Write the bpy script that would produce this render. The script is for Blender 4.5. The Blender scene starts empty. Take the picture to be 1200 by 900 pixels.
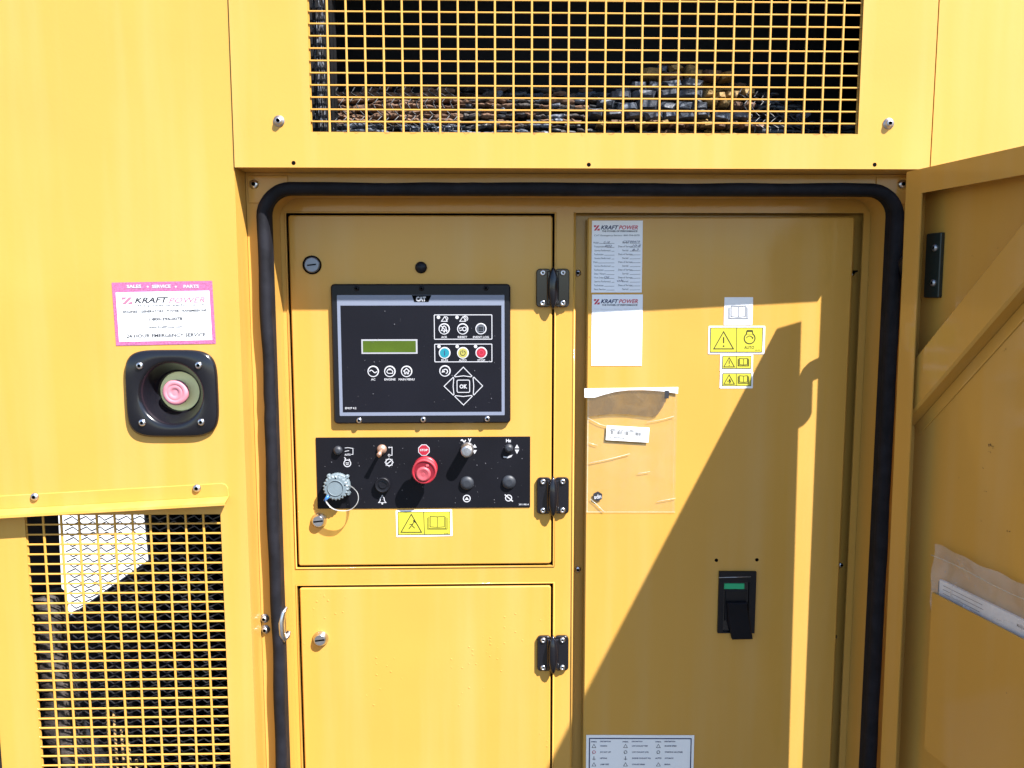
import bpy, bmesh, math, random
from mathutils import Vector as V, Matrix, Euler
random.seed(7)
SC = bpy.context.scene
COL = SC.collection
PI = math.pi

# ------------------------------------------------------------------ camera
CAM_D = 1.171                      # metres from the enclosure skin
CAM_Z = 1.45
FPX = 950.0                        # focal length in photo pixels (photo 1200 x 900)
cam_d = bpy.data.cameras.new('camera'); cam = bpy.data.objects.new('camera', cam_d); COL.objects.link(cam)
cam_d.sensor_width = 36.0; cam_d.lens = FPX / 1200 * 36
cam_d.clip_start = 0.02; cam_d.clip_end = 500
p_, y_, r_ = [math.radians(q) for q in (6.276, 1.388, 0.05)]
FWD = V((math.sin(y_) * math.cos(p_), math.cos(y_) * math.cos(p_), -math.sin(p_)))
RGT = V((math.cos(y_), -math.sin(y_), 0)); DWN = FWD.cross(RGT)
RGT, DWN = math.cos(r_) * RGT + math.sin(r_) * DWN, -math.sin(r_) * RGT + math.cos(r_) * DWN
CPOS = V((0, -CAM_D, CAM_Z))
m = Matrix.Identity(4)
for i in range(3):
    m[i][0] = RGT[i]; m[i][1] = -DWN[i]; m[i][2] = -FWD[i]; m[i][3] = CPOS[i]
cam.matrix_world = m
SC.camera = cam

# ------------------------------------------------------------------ sky, sun, exposure
SUN_X, SUN_K = 1.02, 1.75          # sideways and downward travel of the light per metre into the panel
w = bpy.data.worlds.new('World'); SC.world = w; w.use_nodes = True
nt = w.node_tree; bg = nt.nodes['Background']
sky = nt.nodes.new('ShaderNodeTexSky'); sky.sky_type = 'NISHITA'; sky.sun_disc = False
sky.sun_elevation = math.atan2(SUN_K, math.hypot(SUN_X, 1)); sky.sun_rotation = math.atan2(SUN_X, -1)
sky.altitude = 50; sky.air_density = 1.1; sky.dust_density = .4; sky.ozone_density = 2.2
nt.links.new(sky.outputs[0], bg.inputs[0]); bg.inputs[1].default_value = 0.094
sun_d = bpy.data.lights.new('sun', 'SUN'); sun = bpy.data.objects.new('sun', sun_d); COL.objects.link(sun)
sun_d.energy = 5.0; sun_d.angle = math.radians(0.5); sun_d.color = (1.0, 0.97, 0.94)
sun.rotation_euler = V((-SUN_X, 1, -SUN_K)).to_track_quat('-Z', 'Y').to_euler()
sun.location = (3, -3, 5)
SC.view_settings.view_transform = 'Standard'; SC.view_settings.look = 'None'
SC.view_settings.gamma = 1.0; SC.view_settings.exposure = 1.68
try: SC.view_settings.use_curve_mapping = False
except Exception: pass

# ------------------------------------------------------------------ materials
def mat(name, col, rough=.5, metal=0., coat=0., spec=.5, alpha=None, noise=None, bump=None, ior=None):
    mt = bpy.data.materials.new(name); mt.use_nodes = True
    n = mt.node_tree; b = n.nodes['Principled BSDF']
    b.inputs['Base Color'].default_value = (*col, 1); b.inputs['Roughness'].default_value = rough
    b.inputs['Metallic'].default_value = metal; b.inputs['Coat Weight'].default_value = coat
    b.inputs['Coat Roughness'].default_value = .06; b.inputs['Specular IOR Level'].default_value = spec
    if ior: b.inputs['IOR'].default_value = ior
    if alpha is not None: b.inputs['Alpha'].default_value = alpha
    tc = None
    if noise:                      # (scale, amount): uneven tone of the material itself
        tc = n.nodes.new('ShaderNodeTexCoord'); tx = n.nodes.new('ShaderNodeTexNoise')
        tx.inputs['Scale'].default_value = noise[0]; tx.inputs['Detail'].default_value = 6
        rp = n.nodes.new('ShaderNodeValToRGB'); a = noise[1]
        rp.color_ramp.elements[0].position = .3; rp.color_ramp.elements[1].position = .7
        rp.color_ramp.elements[0].color = (*[c * (1 - a) for c in col], 1)
        rp.color_ramp.elements[1].color = (*[min(1, c * (1 + a)) for c in col], 1)
        n.links.new(tc.outputs['Object'], tx.inputs['Vector']); n.links.new(tx.outputs['Fac'], rp.inputs['Fac'])
        n.links.new(rp.outputs['Color'], b.inputs['Base Color'])
    if bump:                       # (scale, distance)
        tc = tc or n.nodes.new('ShaderNodeTexCoord'); tb = n.nodes.new('ShaderNodeTexNoise')
        tb.inputs['Scale'].default_value = bump[0]; tb.inputs['Detail'].default_value = 3
        bp = n.nodes.new('ShaderNodeBump'); bp.inputs['Strength'].default_value = 1; bp.inputs['Distance'].default_value = bump[1]
        n.links.new(tc.outputs['Object'], tb.inputs['Vector']); n.links.new(tb.outputs['Fac'], bp.inputs['Height'])
        n.links.new(bp.outputs['Normal'], b.inputs['Normal'])
    return mt

YEL = (.49, .263, .050)
def paint(name, drops=0.0, rust=False):
    mt = mat(name, YEL, rough=.45, coat=.38, spec=.12, noise=(2.2, .04))
    n = mt.node_tree; b = n.nodes['Principled BSDF']; L = n.links.new
    tc = [x for x in n.nodes if x.type == 'TEX_COORD'][0]
    peel = n.nodes.new('ShaderNodeTexNoise'); peel.inputs['Scale'].default_value = 260; peel.inputs['Detail'].default_value = 1
    wav = n.nodes.new('ShaderNodeTexNoise'); wav.inputs['Scale'].default_value = 6; wav.inputs['Detail'].default_value = 1
    L(tc.outputs['Object'], peel.inputs['Vector']); L(tc.outputs['Object'], wav.inputs['Vector'])
    b1 = n.nodes.new('ShaderNodeBump'); b1.inputs['Distance'].default_value = .00006; b1.inputs['Strength'].default_value = 1
    b2 = n.nodes.new('ShaderNodeBump'); b2.inputs['Distance'].default_value = .0022; b2.inputs['Strength'].default_value = 1
    L(wav.outputs['Fac'], b2.inputs['Height']); L(peel.outputs['Fac'], b1.inputs['Height']); L(b2.outputs['Normal'], b1.inputs['Normal'])
    src = b.inputs['Base Color'].links[0].from_socket
    mp = n.nodes.new('ShaderNodeMapping'); mp.inputs['Scale'].default_value = (22, 22, 1.3); L(tc.outputs['Object'], mp.inputs[0])
    run = n.nodes.new('ShaderNodeTexNoise'); run.inputs['Scale'].default_value = 1; run.inputs['Detail'].default_value = 5; L(mp.outputs[0], run.inputs['Vector'])
    r1 = n.nodes.new('ShaderNodeMapRange'); r1.inputs[1].default_value = .5; r1.inputs[2].default_value = .8; r1.inputs[4].default_value = .15; L(run.outputs['Fac'], r1.inputs[0]); r1.inputs[1].default_value = .46
    m1 = n.nodes.new('ShaderNodeMix'); m1.data_type = 'RGBA'; L(r1.outputs[0], m1.inputs[0]); L(src, m1.inputs[6]); m1.inputs[7].default_value = (.52, .42, .25, 1)
    spk = n.nodes.new('ShaderNodeTexVoronoi'); spk.inputs['Scale'].default_value = 34; L(tc.outputs['Object'], spk.inputs['Vector'])
    sp2 = n.nodes.new('ShaderNodeSeparateColor'); L(spk.outputs['Color'], sp2.inputs[0])
    rare = n.nodes.new('ShaderNodeMath'); rare.operation = 'GREATER_THAN'; rare.inputs[1].default_value = .93; L(sp2.outputs[1], rare.inputs[0])
    dot = n.nodes.new('ShaderNodeMapRange'); dot.inputs[1].default_value = .018; dot.inputs[2].default_value = .045; dot.inputs[3].default_value = .6; dot.inputs[4].default_value = 0; L(spk.outputs['Distance'], dot.inputs[0])
    dm = n.nodes.new('ShaderNodeMath'); dm.operation = 'MULTIPLY'; L(dot.outputs[0], dm.inputs[0]); L(rare.outputs[0], dm.inputs[1])
    m2 = n.nodes.new('ShaderNodeMix'); m2.data_type = 'RGBA'; L(dm.outputs[0], m2.inputs[0]); L(m1.outputs[2], m2.inputs[6]); m2.inputs[7].default_value = (.10, .06, .03, 1)
    L(m2.outputs[2], b.inputs['Base Color'])
    cr = n.nodes.new('ShaderNodeMapRange'); cr.inputs[3].default_value = .02; cr.inputs[4].default_value = .16; L(run.outputs['Fac'], cr.inputs[0]); L(cr.outputs[0], b.inputs['Coat Roughness'])
    last = b1
    if drops:                      # beads of water left on the paint
        vo = n.nodes.new('ShaderNodeTexVoronoi'); vo.inputs['Scale'].default_value = 170
        L(tc.outputs['Object'], vo.inputs['Vector'])
        mk = n.nodes.new('ShaderNodeTexNoise'); mk.inputs['Scale'].default_value = 5; L(tc.outputs['Object'], mk.inputs['Vector'])
        sep = n.nodes.new('ShaderNodeSeparateColor'); L(vo.outputs['Color'], sep.inputs[0])
        th = n.nodes.new('ShaderNodeMath'); th.operation = 'GREATER_THAN'; th.inputs[1].default_value = 1 - drops
        mx = n.nodes.new('ShaderNodeMath'); mx.operation = 'MULTIPLY'; L(sep.outputs[0], mx.inputs[0])
        r2 = n.nodes.new('ShaderNodeMapRange'); r2.inputs[1].default_value = .35; r2.inputs[2].default_value = .7
        r2.inputs[3].default_value = .55; r2.inputs[4].default_value = 1.25
        L(mk.outputs['Fac'], r2.inputs[0]); L(r2.outputs[0], mx.inputs[1]); L(mx.outputs[0], th.inputs[0])
        rr = n.nodes.new('ShaderNodeMapRange'); rr.inputs[1].default_value = .16; rr.inputs[2].default_value = .32
        rr.inputs[3].default_value = 1; rr.inputs[4].default_value = 0; rr.interpolation_type = 'SMOOTHSTEP'
        L(vo.outputs['Distance'], rr.inputs[0])
        hh = n.nodes.new('ShaderNodeMath'); hh.operation = 'MULTIPLY'; L(rr.outputs[0], hh.inputs[0]); L(th.outputs[0], hh.inputs[1])
        b3 = n.nodes.new('ShaderNodeBump'); b3.inputs['Distance'].default_value = .00035
        L(hh.outputs[0], b3.inputs['Height']); L(b1.outputs['Normal'], b3.inputs['Normal']); last = b3
    L(last.outputs['Normal'], b.inputs['Normal']); L(last.outputs['Normal'], b.inputs['Coat Normal'])
    return mt

PAINT = paint('yellow paint'); PAINT_WET = paint('yellow paint with water beads', drops=.13)
def rusty():
    mt = paint('yellow paint with rust bleed'); n = mt.node_tree; L = n.links.new
    b = n.nodes['Principled BSDF']; tc = [x for x in n.nodes if x.type == 'TEX_COORD'][0]
    src = b.inputs['Base Color'].links[0].from_socket
    no = n.nodes.new('ShaderNodeTexNoise'); no.inputs['Scale'].default_value = 34; no.inputs['Detail'].default_value = 8
    L(tc.outputs['Object'], no.inputs['Vector'])
    rp = n.nodes.new('ShaderNodeValToRGB'); rp.color_ramp.elements[0].position = .55; rp.color_ramp.elements[1].position = .68
    rp.color_ramp.elements[0].color = (0, 0, 0, 1); rp.color_ramp.elements[1].color = (.8, .8, .8, 1)
    L(no.outputs['Fac'], rp.inputs[0])
    mx = n.nodes.new('ShaderNodeMix'); mx.data_type = 'RGBA'
    L(rp.outputs[0], mx.inputs[0]); L(src, mx.inputs[6]); mx.inputs[7].default_value = (.30, .09, .04, 1)
    L(mx.outputs[2], b.inputs['Base Color']); return mt
PAINT_RUST = rusty()
BLACKIN = mat('black foam lining', (.012, .012, .013), .9, spec=.1)
RUBBER = mat('black rubber', (.008, .008, .011), .68, noise=(45, .4), bump=(90, .0005), spec=.16)
BLKPL = mat('black plastic', (.0055, .0055, .008), .42, spec=.25, bump=(500, .00008))
BLKGL = mat('black moulded gloss plastic', (.0055, .0055, .008), .2)
OVER = mat('black membrane overlay', (.0055, .0055, .009), .45, spec=.15, noise=(9, .15))
PLATE = mat('black anodised plate', (.0055, .0055, .008), .5, spec=.12, noise=(12, .2))
GREYBTN = mat('dark grey rubber button', (.018, .021, .028), .5)
SILVER = mat('silver overlay print', (.155, .175, .235), .42)
ZINC = mat('zinc plated steel', (.62, .62, .64), .28, metal=1, noise=(60, .2))
DULLZ = mat('dull steel', (.42, .42, .44), .45, metal=1, noise=(80, .3))
DARKZ = mat('shade darkened steel', (.22, .24, .28), .5, metal=.9)  # upper lock's steel, darkened in colour for the shade it sits in
ENDW = mat('dark grey inner wall', (.055, .055, .065), .8)
DUST = mat('pale dust', (.09, .09, .10), .9)
GRIME = mat('dark grime', (.12, .06, .02), .9)
COPPER = mat('worn brass toggle', (.42, .26, .19), .4, metal=.6)
SOCK = mat('socket dark', (.002, .002, .002), .9, spec=.05)
WHITE = mat('white vinyl', (.8, .8, .8), .35)
PAPER = mat('white paper', (.78, .79, .82), .6, noise=(14, .03))
WPRINT = mat('white print', (.42, .42, .44), .5)
INK = mat('black ink', (.02, .02, .025), .5)
GREYINK = mat('grey ink', (.035, .04, .05), .5)
PALEINK = mat('pale grey ink', (.13, .14, .17), .5)
NAVY = mat('navy ink', (.02, .025, .09), .5)
REDINK = mat('red ink', (.5, .02, .06), .5)
PINK = mat('sun faded pink vinyl', (.36, .10, .22), .5, noise=(420, .35))
PINKINK = mat('faded pink ink', (.32, .13, .20), .5)
YLAB = mat('lemon yellow label', (.44, .40, .032), .45)
LINE = mat('dark olive line print', (.012, .012, .006), .5)
RED = mat('red plastic', (.27, .012, .022), .4, noise=(20, .1))
REDD = mat('deep red plastic', (.16, .006, .015), .35)
REDF = mat('faded red plastic', (.34, .055, .07), .5, noise=(60, .15))
PINKB = mat('sun bleached button', (.48, .17, .21), .6, noise=(90, .15))
OLIVE = mat('pale cream ring', (1.0, .93, .46), .5)
CYAN = mat('cyan button', (.006, .17, .22), .4)
YBTN = mat('yellow button', (.31, .28, .06), .4)
RBTN = mat('red button', (.28, .01, .025), .4)
LCD = mat('green lcd glass', (.05, .085, .006), .12, noise=(14, .25))
LCDF = mat('lcd frame print', (.3, .3, .32), .4)
GREYCAP = mat('grey plastic cap', (.13, .165, .185), .5, noise=(50, .1))
BLUE = mat('blue strap end', (.02, .12, .35), .4)
GREEN = mat('green breaker indicator', (.01, .34, .14), .4)
GRNBLK = mat('dark green hinge plate', (.012, .02, .017), .4)
BROWN = mat('brown woven lagging', (.13, .07, .04), .85, noise=(40, .45), bump=(160, .003))
SLATE = mat('grey metal wrap', (.07, .08, .10), .5, metal=.2, noise=(60, .5), bump=(120, .002))
GREYCAP2 = mat('blue grey wrap', (.05, .056, .07), .55, noise=(70, .5), bump=(110, .002))
HOSE = mat('dark brown ribbed hose', (.03, .023, .019), .7, noise=(60, .5), bump=(200, .002))
TAN = mat('tan lagging', (.24, .15, .05), .8, noise=(50, .4), bump=(160, .003))
MESHB = mat('black wire mesh', (.02, .02, .022), .45)
ASPH = mat('dark asphalt', (.055, .053, .05), .9, noise=(5, .25), bump=(60, .006))
CONC = mat('pale concrete', (.36, .355, .35), .9, noise=(3, .12), bump=(40, .004))
def film(name, tint, opaque, rough=.18, wr=.0012):
    mt = bpy.data.materials.new(name); mt.use_nodes = True; n = mt.node_tree; L = n.links.new
    b = n.nodes['Principled BSDF']; out = n.nodes['Material Output']
    b.inputs['Base Color'].default_value = (*tint, 1); b.inputs['Roughness'].default_value = rough
    b.inputs['Specular IOR Level'].default_value = .6
    tr = n.nodes.new('ShaderNodeBsdfTransparent'); tr.inputs[0].default_value = (.97, .97, .97, 1)
    mx = n.nodes.new('ShaderNodeMixShader'); tc = n.nodes.new('ShaderNodeTexCoord')
    no = n.nodes.new('ShaderNodeTexNoise'); no.inputs['Scale'].default_value = 26; no.inputs['Detail'].default_value = 5
    no.inputs['Distortion'].default_value = 1.2
    L(tc.outputs['Object'], no.inputs['Vector'])
    mr = n.nodes.new('ShaderNodeMapRange'); mr.inputs[1].default_value = .35; mr.inputs[2].default_value = .75
    mr.inputs[3].default_value = opaque * .75; mr.inputs[4].default_value = min(1, opaque * 1.35)
    L(no.outputs['Fac'], mr.inputs[0]); L(mr.outputs[0], mx.inputs[0])
    bp = n.nodes.new('ShaderNodeBump'); bp.inputs['Distance'].default_value = wr
    L(no.outputs['Fac'], bp.inputs['Height']); L(bp.outputs['Normal'], b.inputs['Normal'])
    L(tr.outputs[0], mx.inputs[1]); L(b.outputs[0], mx.inputs[2]); L(mx.outputs[0], out.inputs['Surface'])
    return mt
FILM = film('clear plastic film', (.50, .50, .40), .10)
FILMC = film('creased plastic film', (.6, .58, .48), .38, .2, .0003)
FILMD = film('shadow tinted plastic film', (.14, .10, .06), .62)
FILMW = film('white plastic strip', (.80, .80, .80), .80, .4, .0003)
BAG = film('cloudy plastic bag', (.60, .56, .53), .34, .25)

# ------------------------------------------------------------------ frames and mesh builder
class Frame:
    """a flat working plane: a along u, b along v (up), c along n (out of the surface)"""
    def __init__(s, o, u=V((1, 0, 0)), v=V((0, 0, 1))):
        s.o = V(o); s.u = V(u).normalized(); s.n = s.u.cross(V(v)).normalized(); s.v = s.n.cross(s.u)
    def w(s, a, b, c=0.): return s.o + s.u * a + s.v * b + s.n * c
    def px(s, x, y, c=0.):         # point of this plane seen at photo pixel x, y
        d = FWD * FPX + RGT * (x - 600) + DWN * (y - 450)
        t = (s.o + s.n * c - CPOS).dot(s.n) / d.dot(s.n); q = CPOS + d * t - s.o
        return q.dot(s.u), q.dot(s.v)
    def sc(s, x, y):               # metres per photo pixel there
        a, b = s.px(x, y); q = s.w(a, b) - CPOS
        return q.dot(FWD) / FPX
Z0 = CAM_Z
SK = Frame((0, 0, Z0)); FR = Frame((0, .05, Z0)); CT = Frame((0, .114, Z0)); GK = Frame((0, .040, Z0))

WMAT = {}
def wm(o): return WMAT.get(o.name, Matrix.Identity(4)) if o else Matrix.Identity(4)
def put(o, parent, world):
    COL.objects.link(o)
    if parent: o.parent = parent
    o.matrix_local = wm(parent).inverted() @ world
    WMAT[o.name] = world.copy(); return o
def thing(name, label, cat, loc, group=None):
    o = bpy.data.objects.new(name, None); o.empty_display_size = .05
    put(o, None, Matrix.Translation(V(loc))); return tag(o, label, cat, group)
def tag(o, label=None, cat=None, group=None, kind=None):
    for k, v in (('label', label), ('category', cat), ('group', group), ('kind', kind)):
        if v: o[k] = v
    return o
TXT = {}
def text_mesh(s, bold, shear):
    key = (s, bold, shear)
    if key not in TXT:
        c = bpy.data.curves.new('t', 'FONT'); c.body = s; c.size = 1; c.resolution_u = 2
        c.shear = shear; c.offset = bold
        o = bpy.data.objects.new('t', c); me = bpy.data.meshes.new_from_object(o)
        vs = [v.co.copy() for v in me.vertices]; fs = [list(p.vertices) for p in me.polygons]
        bpy.data.objects.remove(o); bpy.data.curves.remove(c); bpy.data.meshes.remove(me)
        x0 = min(v.x for v in vs); x1 = max(v.x for v in vs); y0 = min(v.y for v in vs); y1 = max(v.y for v in vs)
        TXT[key] = ([((v.x - x0) / (x1 - x0) - .5, (v.y - y0) / max(1e-6, y1 - y0) - .5) for v in vs], fs)
    return TXT[key]

def circle(a, b, r, n=24, ph=0): return [(a + r * math.cos(ph + 2 * PI * i / n), b + r * math.sin(ph + 2 * PI * i / n)) for i in range(n)]
def rrect(a, b, w, h, r=0, n=5, rot=0):
    if r <= 0: pts = [(-w / 2, -h / 2), (w / 2, -h / 2), (w / 2, h / 2), (-w / 2, h / 2)]
    else:
        pts = []
        for cx, cy, q in ((w / 2 - r, -h / 2 + r, -PI / 2), (w / 2 - r, h / 2 - r, 0), (-w / 2 + r, h / 2 - r, PI / 2), (-w / 2 + r, -h / 2 + r, PI)):
            pts += [(cx + r * math.cos(q + PI / 2 * i / n), cy + r * math.sin(q + PI / 2 * i / n)) for i in range(n + 1)]
    c, s = math.cos(rot), math.sin(rot)
    return [(a + x * c - y * s, b + x * s + y * c) for x, y in pts]
def inset(loop, d):
    n = len(loop); out = []
    for i in range(n):
        p, q, r = V(loop[i - 1]), V(loop[i]), V(loop[(i + 1) % n])
        e1 = (q - p); e2 = (r - q)
        if e1.length < 1e-9 or e2.length < 1e-9: out.append(tuple(q)); continue
        e1.normalize(); e2.normalize()
        n1 = V((-e1.y, e1.x)); n2 = V((-e2.y, e2.x)); k = n1 + n2
        k = k / max(.3, (1 + n1.dot(n2)))
        out.append(tuple(q + k * d))
    return out

class MB:
    def __init__(s, fr): s.fr = fr; s.v = []; s.f = []; s.mi = []; s.sm = []; s.mats = []
    def add(s, vs, fs, m, smooth=False):
        if m not in s.mats: s.mats.append(m)
        k = s.mats.index(m); o = len(s.v); s.v += [V(q) for q in vs]
        for f in fs: s.f.append([o + i for i in f]); s.mi.append(k); s.sm.append(smooth)
    def loc(s, pts): return [s.fr.w(*p) for p in pts]
    def prism(s, loop, c0, c1, m, cham=0., side=None, back=True, smooth=False):
        n = len(loop); side = side or m
        rings = [[(a, b, c0) for a, b in loop]]
        if cham: rings.append([(a, b, c1 - cham) for a, b in loop]); top = inset(loop, cham)
        else: top = loop
        rings.append([(a, b, c1) for a, b in top])
        vs = [q for r in rings for q in r]; fs = []
        for k in range(len(rings) - 1):
            for i in range(n):
                j = (i + 1) % n; fs.append([k * n + i, k * n + j, (k + 1) * n + j, (k + 1) * n + i])
        s.add(s.loc(vs), fs, side, smooth)
        s.add(s.loc(rings[-1]), [list(range(n))], m)
        if back: s.add(s.loc(rings[0]), [list(range(n))[::-1]], m)
    def box(s, a0, a1, b0, b1, c0, c1, m, cham=0.): s.prism([(a0, b0), (a1, b0), (a1, b1), (a0, b1)], c0, c1, m, cham)
    def lathe(s, a, b, prof, m, n=24, smooth=True, cap=False):
        vs = [(a + r * math.cos(2 * PI * i / n), b + r * math.sin(2 * PI * i / n), c) for r, c in prof for i in range(n)]; fs = []
        for k in range(len(prof) - 1):
            for i in range(n):
                j = (i + 1) % n; fs.append([k * n + i, k * n + j, (k + 1) * n + j, (k + 1) * n + i])
        s.add(s.loc(vs), fs, m, smooth)
        if cap: s.add(s.loc([(a + prof[-1][0] * math.cos(2 * PI * i / n), b + prof[-1][0] * math.sin(2 * PI * i / n), prof[-1][1]) for i in range(n)]), [list(range(n))], m)
    def tube(s, pts, r, m, n=8, closed=False, radii=None, smooth=True, flat=None):
        """pts in frame coordinates"""
        P = [s.fr.w(*p) for p in pts]; N = len(P); vs = []; up = None
        for i in range(N):
            t = (P[(i + 1) % N] - P[i - 1]) if closed else (P[min(i + 1, N - 1)] - P[max(i - 1, 0)])
            t.normalize()
            if up is None: up = s.fr.n if abs(t.dot(s.fr.n)) < .9 else s.fr.u
            x = (up - t * up.dot(t)).normalized(); up = x; y = t.cross(x); rr = radii[i] if radii else r
            for k in range(n):
                q = 2 * PI * k / n
                fx, fy = (flat if flat else (1, 1))
                vs.append(P[i] + x * rr * fx * math.cos(q) + y * rr * fy * math.sin(q))
        fs = []
        for i in range(N if closed else N - 1):
            for k in range(n):
                a = i * n + k; b = i * n + (k + 1) % n; j = ((i + 1) % N) * n
                fs.append([a, b, j + (k + 1) % n, j + k])
        if not closed: fs += [list(range(n))[::-1], [(N - 1) * n + k for k in range(n)]]
        s.add(vs, fs, m, smooth)
    def plate(s, outer, holes, c0, c1, m):
        bm = bmesh.new()
        for lp in [outer] + holes:
            q = [bm.verts.new((a, b, 0)) for a, b in lp]
            for i in range(len(q)): bm.edges.new((q[i], q[(i + 1) % len(q)]))
        bmesh.ops.triangle_fill(bm, use_beauty=True, use_dissolve=False, edges=bm.edges[:], normal=(0, 0, 1))
        bm.verts.index_update(); base = [(v.co.x, v.co.y) for v in bm.verts]
        fs = []
        for f in bm.faces:
            ix = [v.index for v in f.verts]
            if f.normal.z < 0: ix.reverse()
            fs.append(ix)
        bm.free()
        s.add(s.loc([(a, b, c1) for a, b in base]), fs, m)
        s.add(s.loc([(a, b, c0) for a, b in base]), [f[::-1] for f in fs], m)
        for lp in [outer] + holes:
            n = len(lp); vs = [(a, b, c0) for a, b in lp] + [(a, b, c1) for a, b in lp]
            s.add(s.loc(vs), [[i, (i + 1) % n, n + (i + 1) % n, n + i] for i in range(n)], m)
    # ---- flat print, all measured at photo pixels on this plane
    def P(s, x, y, c=0.): return s.fr.px(x, y, c)
    def fill(s, loop, c, m): s.add(s.loc([(a, b, c) for a, b in loop]), [list(range(len(loop)))], m)
    def fillpx(s, pts, c, m): s.fill([s.P(x, y, c) for x, y in pts], c, m)
    def rectpx(s, x0, y0, x1, y1, r=0., rot=0., c=0.):
        """true rectangle from the pixel box of its middle lines"""
        xc, yc = (x0 + x1) / 2, (y0 + y1) / 2
        l, r_2 = s.P(x0, yc, c), s.P(x1, yc, c); t, bo = s.P(xc, y0, c), s.P(xc, y1, c); ce = s.P(xc, yc, c)
        return rrect(ce[0], ce[1], r_2[0] - l[0], t[1] - bo[1], r, 5, rot)
    def stroke(s, pts, wd, c, m, closed=False):
        n = len(pts); L, R = [], []
        for i in range(n):
            q = V(pts[i]); p = V(pts[i - 1]) if (i or closed) else q; r = V(pts[(i + 1) % n]) if (i < n - 1 or closed) else q
            e1 = (q - p); e2 = (r - q)
            e1 = e1.normalized() if e1.length > 1e-9 else e2.normalized()
            e2 = e2.normalized() if e2.length > 1e-9 else e1
            n1 = V((-e1.y, e1.x)); n2 = V((-e2.y, e2.x)); k = (n1 + n2) / max(.5, 1 + n1.dot(n2)) * wd / 2
            L.append((*(q + k), c)); R.append((*(q - k), c))
        fs = [[n + i, n + (i + 1) % n, (i + 1) % n, i] for i in range(n if closed else n - 1)]
        s.add(s.loc(L + R), fs, m)
    def strokepx(s, pts, wpx, c, m, closed=False):
        k = s.fr.sc(*pts[0]); s.stroke([s.P(x, y, c) for x, y in pts], wpx * k, c, m, closed)
    def ringpx(s, x, y, r, wpx, c, m, a0=0, a1=360, n=22, sx=1):
        k = s.fr.sc(x, y); a, b = s.P(x, y, c); full = (a1 - a0 >= 360)
        pts = [(a + sx * r * k * math.cos(math.radians(a0 + (a1 - a0) * i / n)), b + r * k * math.sin(math.radians(a0 + (a1 - a0) * i / n))) for i in range(n if full else n + 1)]
        s.stroke(pts, wpx * k, c, m, full)
    def discpx(s, x, y, r, c, m, n=20):
        k = s.fr.sc(x, y); a, b = s.P(x, y, c); s.fill(circle(a, b, r * k, n), c, m)
    def text(s, t, x, y, wpx, hpx, c, m, bold=.01, shear=0., rot=0.):
        vs, fs = text_mesh(t, bold, shear); k = s.fr.sc(x, y); a, b = s.P(x, y, c)
        co, si = math.cos(rot), math.sin(rot)
        s.add(s.loc([(a + (p * wpx * co - q * hpx * si) * k, b + (p * wpx * si + q * hpx * co) * k, c) for p, q in vs]), fs, m)
    # ---- make the object
    def build(s, name, parent=None, origin=None):
        lo = [min(v[i] for v in s.v) for i in range(3)]; hi = [max(v[i] for v in s.v) for i in range(3)]
        ce = V(origin) if origin is not None else V([(lo[i] + hi[i]) / 2 for i in range(3)])
        me = bpy.data.meshes.new(name); me.from_pydata([v - ce for v in s.v], [], s.f)
        for mt in s.mats: me.materials.append(mt)
        for i, p in enumerate(me.polygons): p.material_index = s.mi[i]; p.use_smooth = s.sm[i]
        me.update()
        return put(bpy.data.objects.new(name, me), parent, Matrix.Translation(ce))

SCREWS = {}
def screw(fr, x, y, r, parent, kind='dome', c=0.0, name='screw', m=None, ab=None):
    """domed socket head (or flat lock head) set on a plane at a photo pixel; mesh shared between alike ones"""
    a, b = ab if ab else fr.px(x, y, c); key = (kind, round(r, 4), id(m)); m = m or ZINC
    if key not in SCREWS:
        F = Frame((0, 0, 0)); q = MB(F)
        if kind == 'dome':
            q.lathe(0, 0, [(r, 0), (r, r * .18), (r * .93, r * .42), (r * .72, r * .62), (r * .45, r * .7)], m, 16)
            q.lathe(0, 0, [(r * .45, r * .7), (r * .42, r * .3)], SOCK, 6, False, True)
        elif kind == 'washer':
            q.lathe(0, 0, [(r, 0), (r, r * .15), (r * .72, r * .2), (r * .7, r * .5), (r * .55, r * .75), (r * .35, r * .82)], m, 16)
            q.lathe(0, 0, [(r * .35, r * .82), (r * .33, r * .4)], SOCK, 6, False, True)
        elif kind == 'lock':
            q.lathe(0, 0, [(r, 0), (r, r * .2), (r * .88, r * .38), (r * .84, r * .4)], m, 24)
            q.fill(circle(0, 0, r * .84, 24), r * .4, m); q.fill(rrect(0, 0, r * 1.1, r * .17, 0, 1, .12), r * .4 + .0003, SOCK)
        elif kind == 'cone':
            q.lathe(0, 0, [(r, 0), (r, r * .15), (r * .72, r * .62), (r * .68, r * .66)], m, 24)
            q.fill(circle(0, 0, r * .68, 24), r * .66, m); q.fill(rrect(0, 0, r * 1.2, r * .2, 0, 1, .12), r * .66 + .0003, SOCK)
        elif kind == 'hole':
            q.lathe(0, 0, [(r, .0004), (r * .9, .0006)], SOCK, 12, False, True)
        elif kind == 'plug':
            q.lathe(0, 0, [(r, 0), (r, r * .3), (r * .7, r * .6), (r * .2, r * .72)], BLKPL, 18, True, True)
        me = q.build('screw'); SCREWS[key] = me.data; bpy.data.objects.remove(me)
    o = bpy.data.objects.new(name, SCREWS[key])
    R = Matrix((fr.u, -fr.n, fr.v)).transposed().to_4x4()
    ctr = bpy.data.meshes  # mesh is centred on its own box: lift by half its height
    h = max(v.co.y for v in SCREWS[key].vertices)
    return put(o, parent, Matrix.Translation(fr.w(a, b, c + h)) @ R)

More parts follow.
